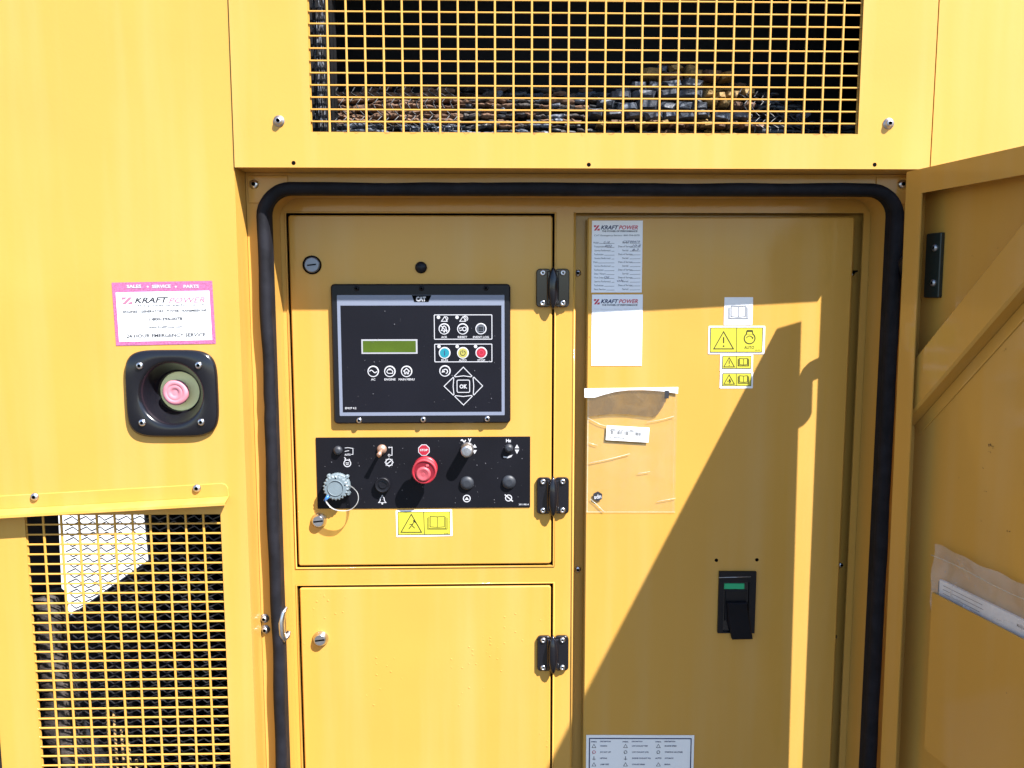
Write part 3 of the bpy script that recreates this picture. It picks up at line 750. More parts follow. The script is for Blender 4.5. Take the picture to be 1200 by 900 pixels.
# bag with manual standing in the pocket
BAGT = thing('bagged_manual', 'white manual in a cloudy plastic bag tucked into the open door pocket', 'manual', AD.w(q1.x + .15, q1.y - ph, -.02))
b = MB(AD); c_ = -.020
m1 = V(AD.px(1101, 679, c_)); m0 = V(AD.px(1101, 712, c_))
mtop = m1.y
b.prism([(m1.x, q1.y - ph + .01), (m1.x + .215, q1.y - ph + .01), (m1.x + .215, mtop), (m1.x, mtop)], c_ - .004, c_, PAPER, .0003)
for i in range(5):
    zz = mtop - .006 - i * .0055; b.stroke([(m1.x + .008, zz), (m1.x + .08 + .015 * math.sin(i * 3), zz)], .0009, c_ + .0003, PALEINK)
b.box(m1.x - .0035, m1.x - .0005, q1.y - .03, mtop - .004, c_ - .004, c_ - .001, INK)
b.text('MANUAL', 1197, 735, 14, 4, c_ + .0003, INK, .02)
b.build('manual', BAGT)
b = MB(AD); nx_, nz_ = 26, 8; e1 = V(AD.px(1097, 637, c_)); vs = []; fs = []
for j in range(nz_ + 1):
    for i in range(nx_ + 1):
        t = i / nx_; a = e1.x + .25 * t; zt = e1.y + .0016 * math.sin(t * 9) + .0012 * math.sin(t * 31) - .003 * t
        z = q1.y - .03 + (zt - (q1.y - .03)) * j / nz_
        vs.append((a, z, c_ + .003 + .0025 * math.sin(t * 14 + j * .5) + .0012 * math.sin(j * 1.7 + t * 5)))
for j in range(nz_):
    for i in range(nx_): k = j * (nx_ + 1) + i; fs.append([k, k + 1, k + nx_ + 2, k + nx_ + 1])
b.add(b.loc(vs), fs, BAG, True)
zz = [(e1.x + .25 * i / 20, e1.y - .016 + .0016 * math.sin(i / 20 * 9) - .003 * i / 20, c_ + .0068) for i in range(21)]
b.tube(zz, .0007, FILMC, 5); b.build('plastic_bag', BAGT)

# ================================================================== ENGINE CONTROLLER
CTRL = thing('engine_controller', 'black engine control panel with green display, round buttons and silver border', 'control panel', CT.w(*CT.px(493, 416), .0015))
F = Frame(CT.w(0, 0, .0017))            # front of the door
b = MB(F)
body = b.rectpx(389.5, 333.5, 598.5, 497, .006, c=.008)
b.prism(body, 0, .008, BLKPL, .0022); BODY = b.build('housing', CTRL)
H = .0083
b = MB(F)
b.fill(b.rectpx(396.7, 346.3, 591.5, 487.5, .0012, c=H), H, SILVER)                    # silver border
b.fill(b.rectpx(400.6, 358.4, 588, 483.2, .0, c=H), H + .0002, OVER)
b.fillpx([(482.5, 346.0), (505.5, 346.0), (502.2, 353.8), (485.5, 353.8)][::-1], H + .0003, SOCK)
b.text('CAT', 493.3, 350.4, 11.6, 5.6, H + .0005, WPRINT, .055)
c = H + .0004; W_ = WPRINT
def rr_line(x0, y0, x1, y1, wpx, m, r=.001): b.stroke(b.rectpx(x0, y0, x1, y1, r, c=c), wpx * F.sc(500, 420), c, m, True)
rr_line(509, 369, 576.5, 397.5, .9, W_); rr_line(509.5, 403.3, 576.5, 424, .9, W_)
for x in (513.8, 535.6): b.discpx(x, 371.8, 2, c, W_)
for i, x in enumerate((514.5, 535.8, 557.3)): b.discpx(x, 406, 2, c, W_)
for x, dbl in ((520.5, 0), (542, 1)):
    b.strokepx([(x - 3.2, 376.5), (x + .6, 371), (x + 2, 373), (x + 3.5, 376.5)], .9, c, W_, True)
    b.ringpx(x + 2.3, 373.2, 2, .8, c, W_, -60, 120, 8)
    if dbl: b.ringpx(x + 3.2, 373.2, 3, .8, c, W_, -60, 120, 8)
for x, t, wt in ((520.6, 'ACK', 7), (542, 'RESET', 11), (563.6, 'EVENT LOG', 18.5)):
    b.text(t, x, 395, wt, 2.4, c, W_, .02)
for x, t, wt in ((521, 'RUN', 7.5), (542.3, 'AUTO', 9), (564, 'STOP', 9)): b.text(t, x, 422.2, wt, 2.4, c, W_, .02)
for x, t, wt in ((437.3, 'AC', 5), (457, 'ENGINE', 13), (476.5, 'MAIN MENU', 18.5)): b.text(t, x, 444.6, wt, 2.5, c, W_, .02)
b.text('EMCP 4.2', 411, 478.3, 13, 2.4, c, W_, .02)
b.build('membrane_overlay', CTRL)
def key(x, y, r, face, ring, icon=None, name='button'):
    q = MB(F); k = F.sc(x, y); a_, b_ = q.P(x, y, H + .001)
    q.lathe(a_, b_, [(r * k, H + .0003), (r * k, H + .0007), (r * k * .97, H + .0010)], ring, 24, False, True)
    q.fill(circle(a_, b_, r * k * .80, 24), H + .0012, face)
    if icon: icon(q, x, y, H + .0014)
    return q.build(name, CTRL)
def i_bell(q, x, y, c):
    q.strokepx([(x - 3.6, y + 2), (x - 2.4, y + .6), (x - 2, y - 2), (x, y - 3.6), (x + 2, y - 2), (x + 2.4, y + .6), (x + 3.6, y + 2)], 1, c, W_, True)
    q.strokepx([(x - 3.6, y - 3.6), (x + 3.6, y + 3.8)], .9, c + .0001, W_); q.discpx(x, y + 3.2, 1, c, W_, 8)
def i_reset(q, x, y, c):
    q.strokepx([(x - 4, y - 1.4), (x - .5, y - 1.4)], .9, c, W_); q.strokepx([(x - 4, y + .2), (x - 2.5, y - 1.4)], .9, c, W_)
    q.ringpx(x + 2, y, 2.2, 1, c, W_, n=12); q.strokepx([(x - 3.5, y + 2), (x, y + 1)], .9, c, W_)
def i_log(q, x, y, c):
    for i in range(4): q.strokepx([(x - 3, y - 2.6 + i * 1.8), (x + 3, y - 2.6 + i * 1.8)], .8, c, GREYINK)
    q.strokepx([(x - 3.6, y - 3.4), (x + 3.2, y - 3.4), (x + 3.2, y + 3.4), (x - 3.6, y + 3.4)], .8, c, PALEINK, True)
def i_bar(q, x, y, c): q.strokepx([(x, y - 2.8), (x, y + 2.8)], 1, c, NAVY)
def i_pow(q, x, y, c): q.ringpx(x, y, 2.9, .7, c, LINE, 120, 420, 14); q.strokepx([(x, y - 3.6), (x, y)], .7, c, LINE)
def i_sq(q, x, y, c): q.ringpx(x, y, 2.6, .7, c, REDINK)
def i_wave(q, x, y, c): q.strokepx([(x - 4.4 + i * .8, y - 1.5 * math.sin(i * .8 * .72)) for i in range(12)], 1, c, W_)
def i_eng(q, x, y, c):
    q.strokepx([(x - 3.6, y + .6), (x - 2.4, y - 2), (x + 2, y - 2), (x + 3.6, y), (x + 3.2, y + 2.2), (x - 2, y + 2.2)], .9, c, W_, True); q.strokepx([(x - 1.5, y - 3), (x + 1.5, y - 3)], .9, c, W_)
def i_home(q, x, y, c):
    q.strokepx([(x - 3.8, y), (x, y - 3.4), (x + 3.8, y)], 1.1, c, W_); q.strokepx([(x - 2.3, y - .6), (x - 2.3, y + 2.8), (x - .8, y + 2.8), (x - .8, y + .8), (x + .8, y + .8), (x + .8, y + 2.8), (x + 2.3, y + 2.8), (x + 2.3, y - .6)], .8, c, W_)
def i_back(q, x, y, c):
    q.ringpx(x + .6, y + .4, 2.5, 1.1, c, W_, -80, 160, 10); q.fillpx([(x - 4, y + 1.8), (x + .2, y + 1.2), (x - 2.4, y - 2.4)], c, W_)
key(520.5, 385.5, 6.6, OVER, W_, i_bell); key(542.2, 385.5, 6.6, OVER, W_, i_reset); key(563.6, 385.3, 6.6, OVER, W_, i_log)
key(521, 413.6, 6.9, CYAN, WPRINT, i_bar); key(542.4, 413.6, 6.9, YBTN, WPRINT, i_pow); key(564, 413.4, 6.9, RBTN, WPRINT, i_sq)
key(437.3, 435.3, 6.7, OVER, W_, i_wave); key(456.8, 435.3, 6.7, OVER, W_, i_eng); key(476.4, 435.3, 6.7, OVER, W_, i_home)
key(521.4, 434.8, 6.7, OVER, W_, i_back)
def padkey(pts):
    q = MB(F); loop = [q.P(x, y, H + .0008) for x, y in pts]
    if sum((loop[i - 1][0] * loop[i][1] - loop[i][0] * loop[i - 1][1]) for i in range(len(loop))) < 0: loop.reverse()
    q.prism(loop, H + .0003, H + .0009, OVER, .0003); q.stroke(loop, .9 * F.sc(543, 452), H + .0011, W_, True); return q.build('arrow_key', CTRL)
cx, cy = 543, 452.6
padkey([(cx, 430.2), (cx + 10, 440.6), (cx + 9, 441.6), (cx, 440.4), (cx - 9.6, 441.6), (cx - 10.4, 440.6)])
padkey([(cx + .2, 474.6), (cx - 10, 464.6), (cx - 9, 463.6), (cx, 464.6), (cx + 9.6, 463.4), (cx + 10.4, 464.4)])
padkey([(cx - 22.6, cy), (cx - 12, cy - 10.4), (cx - 11.2, cy - 9.4), (cx - 12, cy), (cx - 11, cy + 9.6), (cx - 11.8, cy + 10.4)])
padkey([(cx + 22.6, cy - .4), (cx + 12.4, cy - 10.6), (cx + 11.4, cy - 9.6), (cx + 12.2, cy), (cx + 11.6, cy + 9.4), (cx + 12.4, cy + 10.2)])
q = MB(F); lp = q.rectpx(cx - 7.4, cy - 7.2, cx + 7.4, cy + 7.2, .0022, c=H + .0008); q.prism(lp, H + .0003, H + .0009, OVER, .0003)
q.stroke(lp, .9 * F.sc(cx, cy), H + .0011, W_, True); q.text('OK', cx, cy + .3, 9, 5, H + .0012, W_, .035); q.build('ok_key', CTRL)
q = MB(F); q.fill(q.rectpx(423.6, 397.6, 489.3, 414.6, 0, c=H), H + .0004, LCDF); q.fill(q.rectpx(425.4, 399.4, 487.4, 412.8, 0, c=H), H + .0006, LCD); q.build('display', CTRL)
for x, y in ((421, 492.5), (496, 491.5), (571, 490.7)): screw(F, x, y, .0046, CTRL, 'dome', .008)
for x, y in ((418, 338), (494, 338), (569.5, 337.5)): screw(F, x, y, .0040, CTRL, 'dome', .008, m=BLKPL)

# ================================================================== SWITCH PANEL
SW = thing('switch_panel', 'black switch plate below the controller with red stop button, knobs and grey socket cap', 'switch panel', CT.w(*CT.px(497, 553), .0015))
b = MB(F); pl = [b.P(370.3, 513.8), b.P(372.2, 597), b.P(621.4, 593.4), b.P(621.2, 510.3)]
lft = avg(pl[0][0], pl[1][0]); rgt = avg(pl[2][0], pl[3][0]); tp = avg(pl[0][1], pl[3][1]); bt_ = avg(pl[1][1], pl[2][1])
b.prism(rrect((lft + rgt) / 2, (tp + bt_) / 2, rgt - lft, tp - bt_, .0008, 2), 0, .0012, PLATE, .0003)
c = .0015
b.text('AUTO', 407.4, 532.8, 7, 2.4, c, W_, .03); b.strokepx([(404, 525), (408, 524.6), (413.6, 525.5), (413.6, 532.4), (411.5, 532.6)], .7, c, W_)
b.strokepx([(404, 529), (409, 528)], .7, c, W_)
def jar(x, y, k=1.):
    b.ringpx(x, y, 4 * k, 1, c, W_); b.strokepx([(x - 3 * k, y - 3.2 * k), (x - 2 * k, y - 5.5 * k), (x - 3.5 * k, y - 7 * k)], 1, c, W_)
    b.strokepx([(x + 3 * k, y - 3.2 * k), (x + 2 * k, y - 5.2 * k)], 1, c, W_); b.strokepx([(x - 2, y - .5), (x + 2, y - .5)], 1, c, W_); b.strokepx([(x - 1.6, y + 1.5), (x + 1.6, y + 1.5)], .8, c, W_)
jar(407, 543)
b.strokepx([(457, 524.3), (459.4, 524), (459.4, 533.5), (457, 533.5)], .8, c, W_); b.ringpx(456, 533.5, 1.2, .6, c, W_, n=8); b.discpx(456, 524.3, .9, c, W_, 8)
b.ringpx(456, 541.8, 3.9, 1.2, c, W_); b.strokepx([(453.6, 543.4), (456, 541.8), (458, 540)], 1, c, W_)
for i in range(8):
    q_ = i * PI / 4; b.strokepx([(456 + 4 * math.cos(q_), 541.8 + 4 * math.sin(q_)), (456 + 5.2 * math.cos(q_), 541.8 + 5.2 * math.sin(q_))], 1.2, c, W_)
# bell
b.strokepx([(443.6, 589), (445.4, 587), (446, 583.4), (448, 581.6), (450, 583.4), (450.6, 587), (452.4, 589)], 1, c, W_, True); b.discpx(448, 590.2, 1.1, c, W_, 8); b.discpx(448, 581, .9, c, W_, 8)
# stop sign
k_ = F.sc(497, 527); a_, b_ = b.P(496.8, 527.4, c); b.fill(circle(a_, b_, 7.2 * k_, 8, PI / 8), c, WPRINT); b.fill(circle(a_, b_, 6.3 * k_, 8, PI / 8), c + .0002, RBTN)
b.text('STOP', 496.8, 527.4, 9, 2.6, c + .0004, W_, .03)
# volts
b.strokepx([(540.2 + i * .7, 516.6 - 1.3 * math.sin(i * .9)) for i in range(9)], 1.3, c, W_); b.text('V', 550.4, 516, 4, 4.4, c, W_, .05)
for x, y, k in ((556.2, 525.5, 1), (596, 0, 0)):
    if k: b.fillpx([(x - 2.6, y - 1), (x + 2.6, y - 1), (x, y - 5)], c, W_); b.fillpx([(x - 2.6, y + 2), (x, y + 6.6), (x + 2.6, y + 2)], c, W_)
b.text('Hz', 596, 516.3, 6, 3.8, c, W_, .04)
b.fillpx([(603.2, 525.3), (608.4, 525.3), (605.8, 520.8)], c, W_); b.fillpx([(603.2, 526.9), (605.8, 532), (608.4, 526.9)], c, W_)
b.fillpx([(590, 534.5), (594, 535.2), (600.8, 532.8), (599, 535.6), (595, 537), (590, 536.5)][::-1], c, W_)
b.ringpx(547, 584.2, 4, 1.1, c, W_); b.fillpx([(544.5, 585.8), (547, 582.4), (549.5, 585.8)][::-1], c, W_); b.ringpx(596, 583.6, 3.6, 1.1, c, W_); b.strokepx([(591.6, 579.6), (601, 587.6)], 1.3, c + .0001, W_)
b.text('391-9814', 613.8, 591.2, 11.5, 2, c, W_, .02)
b.build('face_plate', SW)
def cap(name, x, y, prof, m, n=24, extra=None):
    q = MB(F); a_, b_ = q.P(x, y, .0013); q.lathe(a_, b_, [(r, cc + .0013) for r, cc in prof], m, n, True, True)
    if extra: extra(q, a_, b_)
    return q.build(name, SW)
cap('push_button', 396.2, 527.6, [(.0072, 0), (.0072, .003), (.0060, .0055), (.003, .0066)], GREYBTN)
cap('push_button', 596.3, 525, [(.0070, 0), (.0070, .004), (.0060, .007), (.003, .0082)], GREYBTN)
cap('hole_plug', 547.2, 566, [(.0112, 0), (.0112, .002), (.0098, .0042), (.005, .005)], GREYBTN)
cap('hole_plug', 596.3, 564.8, [(.0112, 0), (.0112, .002), (.0098, .0042), (.005, .005)], GREYBTN)
cap('alarm_horn', 448.8, 567.6, [(.0125, 0), (.0125, .006), (.0115, .0075), (.0102, .0075), (.0072, .004), (.0068, .0048), (.004, .0042)], BLKPL, 28)
cap('voltage_knob', 547.6, 525.8, [(.0108, 0), (.0108, .0025), (.0098, .0035), (.0096, .0235), (.0088, .0252), (.006, .0256)], DULLZ, 28)
def tog(q, a_, b_):
    q.tube([(a_, b_, .004), (a_ - .0008, b_ - .002, .014), (a_ - .0016, b_ - .005, .025)], .003, COPPER, 10, radii=[.0024, .0028, .0040])
cap('toggle_switch', 447.6, 526.4, [(.0078, 0), (.0078, .003), (.0062, .0042), (.0045, .006), (.003, .0064)], COPPER, 18, tog)
q = MB(F); a_, b_ = q.P(498.8, 548.2, .0013); q.lathe(a_, b_, [(.0185, .0013), (.0195, .0040), (.0165, .0060), (.0125, .0065), (.0120, .022)], RED, 32)
q.lathe(a_, b_, [(.0120, .020), (.0190, .0225), (.0195, .0300), (.0187, .0320)], REDF, 32)
q.lathe(a_, b_, [(.0187, .0320), (.0172, .0330), (.0166, .0322), (.0156, .0314)], RED, 32); q.lathe(a_, b_, [(.0156, .0314), (.012, .0312)], REDD, 32, False, True); q.lathe(a_ - .0012, b_ - .0036, [(.0118, .0313), (.0112, .0338), (.0085, .0352), (.0078, .0347), (.005, .0352), (.0045, .0348), (.002, .0352)], REDF, 32, True, True)
q.prism(rrect(a_ + .005, b_ + .0098, .005, .0035, .0012, 3), .0313, .0330, REDF, .0006)
q.build('stop_button', SW)
# grey socket cap with its strap
q = MB(F); a_, b_ = q.P(396, 568.5, .0013)
q.lathe(a_, b_, [(.0205, .0013), (.0205, .009), (.0190, .0100)], GREYCAP, 28, False)
n = 44; ring0 = []; ringt = []
for i in range(n):
    r = .0205 if i % 2 else .0183
    ring0.append((a_ + r * math.cos(2 * PI * i / n), b_ + r * math.sin(2 * PI * i / n)))
q.prism(ring0, .0102, .0215, GREYCAP, .0014)
q.lathe(a_, b_, [(.0128, .0216), (.0128, .0225), (.0120, .0228), (.0118, .0218)], GREYCAP, 24)
for i in range(5): q.fill(circle(a_ + .0158 * math.cos(i * 1.257 + .3), b_ + .0158 * math.sin(i * 1.257 + .3), .0012, 8), .0218, SOCK)
for sx, sz in ((.016, .015), (.018, -.012), (-.013, .0165)): q.prism(circle(a_ + sx, b_ + sz, .0032, 8), .003, .0105, GREYCAP, .0008)
q.build('socket_cap', SW)
q = MB(F); pts = [(382, 585), (383, 589), (390, 596), (400, 598.5), (410, 597.5), (417, 592), (420, 585), (418.5, 577), (412, 570.5), (407, 570)]
cs = [.022, .022, .024, .025, .025, .024, .022, .018, .013, .010]
pp = [(*q.P(x, y, c_), c_) for (x, y), c_ in zip(pts, cs)]
fine = []
for i in range(len(pp) - 1):
    for j in range(5):
        t = j / 5; p0, p1, p2, p3 = [V(pp[max(0, min(len(pp) - 1, i + d))]) for d in (-1, 0, 1, 2)]
        fine.append(tuple(.5 * ((2 * p1) + (p2 - p0) * t + (2 * p0 - 5 * p1 + 4 * p2 - p3) * t * t + (3 * p1 - p0 - 3 * p2 + p3) * t ** 3)))
q.tube(fine, .0012, film('clear strap', (.5, .5, .5), .45), 8, flat=(2.6, .55))
q.tube([(*q.P(385, 581, .0215), .0215), (*q.P(380.5, 587, .0225), .0225)], .0026, BLUE, 8); q.build('cap_strap', SW)

def dust(parent, x0, y0, x1, y1, n, c):
    q = MB(F)
    for i in range(n):
        x, y = random.uniform(x0, x1), random.uniform(y0, y1); k = F.sc(x, y); a_, b_ = q.P(x, y, c); r = random.choice((.25, .35, .35, .5, .7)) * k
        q.fill([(a_ + r * random.uniform(.6, 1.3) * math.cos(j * 1.2566), b_ + r * random.uniform(.6, 1.3) * math.sin(j * 1.2566)) for j in range(5)], c, DUST)
    return tag(q.build('dust', parent), kind='stuff')
dust(SW, 373, 516, 619, 592, 70, .00165); dust(CTRL, 403, 361, 585, 480, 45, H + .0016)
q = MB(AD)
for x, y, r in ((1158, 522, 3), (1163, 524, 1.6), (1160, 530, 1.4), (1152, 548, 1.2), (1155, 577, 1.3), (1182, 622, 2.2), (1178, 410, 1.5), (1150, 610, 1), (1124, 560, .9), (1140, 300, .9), (1170, 290, 1)):
    a_, b_ = q.P(x, y, -DT); k = AD.sc(x, y)
    for j in range(4):
        oa, ob = random.uniform(-r, r) * k * 1.4, random.uniform(-r, r) * k
        q.fill([(a_ + oa + r * .35 * k * random.uniform(.5, 1.3) * math.cos(t * 1.2566), b_ + ob + r * .4 * k * random.uniform(.5, 1.3) * math.sin(t * 1.2566)) for t in range(5)], -DT + .0003 + j * .00005, GRIME)
tag(q.build('residue_mark', ADOOR), kind='stuff')
# ================================================================== LABELS AND PAPERS
def book(b, x, y, wd, hg, c, m, w_=.6):
    b.strokepx([(x - wd * .36, y - hg / 2), (x, y - hg / 2 + .6), (x + wd * .36, y - hg / 2), (x + wd * .36, y + hg * .32), (x, y + hg * .36), (x - wd * .36, y + hg * .32)], w_, c, m, True)
    b.strokepx([(x, y - hg / 2 + .6), (x, y + hg * .36)], w_, c, m)
    for k in (.43, .5):
        b.strokepx([(x - wd * k, y - hg * (.9 - k)), (x - wd * k, y + hg * .5 * (k + .5)), (x + wd * k, y + hg * .5 * (k + .5)), (x + wd * k, y - hg * (.9 - k))], w_ * .8, c + .0001, m)
def tri(b, x, y, s, c, m, w_=.8):
    b.strokepx([(x - s, y + s * .85), (x, y - s * .9), (x + s, y + s * .85)], w_, c, m, True)
def warn(name, label, fr, box, r, panes, group=None, rot=0.):
    x0, y0, x1, y1 = box; b = MB(fr)
    b.prism(b.rectpx(x0, y0, x1, y1, r, rot), .0003, .0006, WHITE)
    o = thing_like(b, name, label, fr, box, group, panes); return o
def thing_like(b, name, label, fr, box, group, draw):
    draw(b); a_, b_ = fr.px((box[0] + box[2]) / 2, (box[1] + box[3]) / 2)
    return tag(b.build(name), label, 'label' if 'form' not in name else 'paper', group)
c0 = .0009; c1 = .0011
DF = Frame(CT.w(0, 0, .0015))
def d1(b):
    b.fill(b.rectpx(466.6, 599.6, 527.6, 626.3), c0, YLAB); b.stroke(b.rectpx(466.6, 599.6, 527.6, 626.3), .7 * DF.sc(500, 610), c1, LINE, True)
    b.strokepx([(496.5, 599.5), (497.5, 626.4)], .6, c1, LINE); tri(b, 482, 613.5, 12, c1, LINE, 1)
    b.strokepx([(479, 620), (483, 615), (485.5, 611), (488, 613)], 1, c1, LINE); b.strokepx([(480, 614.5), (484, 614.5)], .8, c1, LINE); b.strokepx([(483, 616), (486, 619)], .9, c1, LINE); b.discpx(485, 610.3, 1, c1, LINE, 8)
    book(b, 512.5, 612.5, 23, 15, c1, LINE)
    b.text('341-2079', 523, 625, 5, 1.2, c1, LINE)
warn('warning_label', 'yellow pictogram label under the black switch plate, arc flash triangle and book', DF, (464.3, 597.3, 530, 628.6), .0015, d1, rot=.012)
YB2 = 'warning stickers stacked on the breaker cover'
def d2(b):
    book(b, 865.5, 366, 23, 15, c1, PALEINK, .8); b.text('341-2080', 877, 379.6, 5, 1.2, c1, PALEINK)
warn('manual_label', 'plain white open book label at the top of the sticker column beside the shadow edge', BK, (848.5, 348.3, 882, 381), .0008, d2)
def d3(b):
    bx = (832.3, 384, 893.3, 412.6); b.fill(b.rectpx(*bx), c0, YLAB); b.stroke(b.rectpx(*bx), .7 * BK.sc(860, 400), c1, LINE, True)
    b.strokepx([(863.3, 384), (863, 412.6)], .5, c1, LINE); tri(b, 848, 399, 11.5, c1, LINE, 1)
    b.strokepx([(848, 395), (848, 402)], 1.3, c1, LINE); b.discpx(848, 405.6, 1, c1, LINE, 8)
    b.ringpx(878.5, 396.5, 6.3, 1.1, c1, LINE); b.fillpx([(874.6, 391.5), (882.2, 391.5), (882, 389.5), (875, 389.5)], c1 + .0001, YLAB); b.strokepx([(874.8, 391.3), (875.4, 388), (881.8, 388), (882.2, 391.3)], 1, c1 + .0002, LINE); b.strokepx([(875.3, 387.4), (882, 387.4)], 1.2, c1 + .0003, LINE)
    b.ringpx(878.3, 397.5, 3.8, .7, c1, LINE, 20, 160, 10); b.fillpx([(880.8, 395), (883, 395.4), (882, 397.6)], c1, LINE)
    b.text('AUTO', 878, 407.2, 11.5, 3.6, c1, LINE, .0); b.text('286-3187', 888, 410.3, 6, 1, c1, LINE)
warn('warning_label', 'large yellow AUTO warning label with an exclamation triangle, widest of the sticker column', BK, (830, 381.9, 896.2, 415), .0016, d3)
def d4(y, bang):
    def d(b):
        bx = (846.6, y - 7.2, 880, y + 7.4); b.fill(b.rectpx(*bx), c0, YLAB); b.stroke(b.rectpx(*bx), .6 * BK.sc(860, 400), c1, LINE, True)
        b.strokepx([(863, y - 7), (863, y + 7)], .5, c1, LINE); tri(b, 854.5, y + .3, 6.2, c1, LINE, .8)
        if bang: b.strokepx([(854.6, y - 2), (854.6, y + 2.2)], .9, c1, LINE); b.discpx(854.6, y + 4, .6, c1, LINE, 6)
        else: b.strokepx([(855.4, y - .6), (854.6, y + 1.6), (856, y + 2), (855, y + 4.4)], 1.4, c1, LINE); b.strokepx([(852.6, y + 1.5), (853.4, y + 3.2)], .6, c1, LINE)
        book(b, 871.3, y, 12.6, 9, c1, LINE, .55)
    return d
warn('warning_label', 'small yellow exclamation and book label directly below the AUTO label', BK, (843.8, 415.3, 882.2, 435.3), .001, d4(424.3, True), YB2)
warn('warning_label', 'small yellow shock hazard and book label at the bottom of the sticker column', BK, (843.5, 435.6, 882.3, 455), .001, d4(444.6, False), YB2)

def kp_logo(b, x, y, wd, hg, c, km, pm, lm, sub=None):
    """x, y: left end and middle of the lettering"""
    b.fillpx([(x, y + hg * .55), (x + wd * .045, y + hg * .55), (x + wd * .13, y - hg * .5), (x + wd * .085, y - hg * .5)], c, lm)
    b.fillpx([(x, y - hg * .1), (x, y - hg * .5), (x + wd * .06, y - hg * .5), (x + wd * .045, y - hg * .2)], c, lm)
    b.fillpx([(x + wd * .13, y + hg * .55), (x + wd * .07, y + hg * .55), (x + wd * .085, y + hg * .25), (x + wd * .13, y + hg * .1)], c, lm)
    b.text('KRAFT', x + wd * .355, y - hg * .08, wd * .40, hg * .82, c, km, .03, .3); b.text('POWER', x + wd * .775, y - hg * .08, wd * .43, hg * .82, c, pm, .02, .3)
    if sub: b.text(sub, x + wd * .58, y + hg * .68, wd * .80, hg * .34, c, sub_m, .03)
sub_m = GREYINK
# two service forms on the breaker cover
def form(y0, y1, label, filled):
    b = MB(BK); x0, x1 = 693.3, 752.6
    lp = b.rectpx(x0, y0, x1, y1); b.prism(lp, .0004, .0007, PAPER); c = .001
    kp_logo(b, 696, y0 + 8.2, 52, 5.8, c, NAVY, REDINK, REDINK, 'THE POWER OF PERFORMANCE')
    mk = GREYINK if filled else PALEINK
    b.text('CAT Emergency Service  800-394-0078', 722.8, y0 + 17.3, 53, 2.4, c, mk if filled else mat_pale, .005)
    rows = ['Model:', 'Transmission:', 'Service Performed:', 'Technician:', 'Service Performed:', 'Date:', 'Service Performed:', 'Technician:', 'Date / Hours:', 'Work Order:', 'Service Performed:', 'Technician:', 'Next Service:']
    for i, t in enumerate(rows):
        y = y0 + 25.6 + i * 4.55
        if filled:
            b.text(t, 695 + len(t) * .62, y, len(t) * 1.05, 2, c, GREYINK, 0); b.strokepx([(695 + len(t) * 1.2, y + 1), (720, y + .9)], .35, c, GREYINK)
            t2 = ('Serial:', 'Date of Service:')[i % 2] if i else 'Serial:'; b.text(t2, 733, y - .2, len(t2) * 1.05, 2, c, GREYINK, 0); b.strokepx([(738, y + .8), (750.5, y + .6)], .35, c, GREYINK)
        else:
            b.strokepx([(695, y + 1), (720, y + .9)], .3, c, mat_pale); b.strokepx([(724, y + .9), (750, y + .7)], .3, c, mat_pale)
    if filled:                     # handwriting
        for x, y, wd, tt in ((711, y0 + 25, 7, 'C-18'), (713, y0 + 29.5, 8, '802'), (740, y0 + 24.5, 20, 'CST00419'), (746, y0 + 29, 10, '10-8'), (745, y0 + 34, 8, '8-7'), (711, y0 + 66, 6, 'Oil'), (727, y0 + 70, 8, 'ok')): b.text(tt, x, y, wd, 2.6, c + .0001, NAVY, .0, .3)
    return tag(b.build('service_form'), label, 'paper', 'service record sheets on the breaker cover')
mat_pale = mat('very pale ink', (.66, .68, .72), .6)
form(258.8, 343, 'filled in white service record sheet with handwriting, fixed at top left of the breaker cover', True)
form(345.3, 428.6, 'blank white service record sheet half in sunlight, below the filled in one', False)

# company sticker on the side panel
b = MB(SK)
lp = [b.P(*q) for q in ((135.8, 405.4), (252, 402.6), (248.8, 328.8), (132.6, 331.2))]
k = SK.sc(192, 367); ce = (avg(*[q[0] for q in lp]), avg(*[q[1] for q in lp])); rt = .018
wd, hg = 116.2 * k, 73.5 * k
SF = Frame(SK.w(ce[0], ce[1], 0), (math.cos(rt), 0, math.sin(rt)))
b = MB(SF); b.prism(rrect(0, 0, wd, hg, .0005, 2), .0003, .0006, PINK)
b.fill(rrect(0, -.0042, wd - 8 * k, hg - 16 * k, 0), .0008, WHITE); c = .001; sub_m = GREYINK
for t, x, w2 in (('SALES', 157, 17), ('SERVICE', 189, 22), ('PARTS', 224, 18)): b.text(t, x, 335.6 - (x - 190) * .0, w2, 4, c, WPRINT, .04)
for x in (173, 206): b.discpx(x, 336, 1.2, c, WPRINT, 8)
kp_logo(b, 142.5, 352.3, 98.5, 8.2, c, INK, PINKINK, PINKINK, 'The power of performance')
b.text('ENGINES - GENERATORS - POWER TRANSMISSIONS', 193.3, 364.5, 97, 3.1, c, INK, .04); b.text('1-800-394-0078', 194, 373.8, 39, 4.0, c, INK, .04)
b.text('www.KraftPower.com', 194, 383, 39, 3.2, c, GREYINK, .03); b.text('24 HOUR EMERGENCY SERVICE', 194.6, 393, 92, 4.4, c, INK, .035)
tag(b.build('company_sticker'), 'pink bordered white company sticker above the recessed emergency stop', 'sticker')

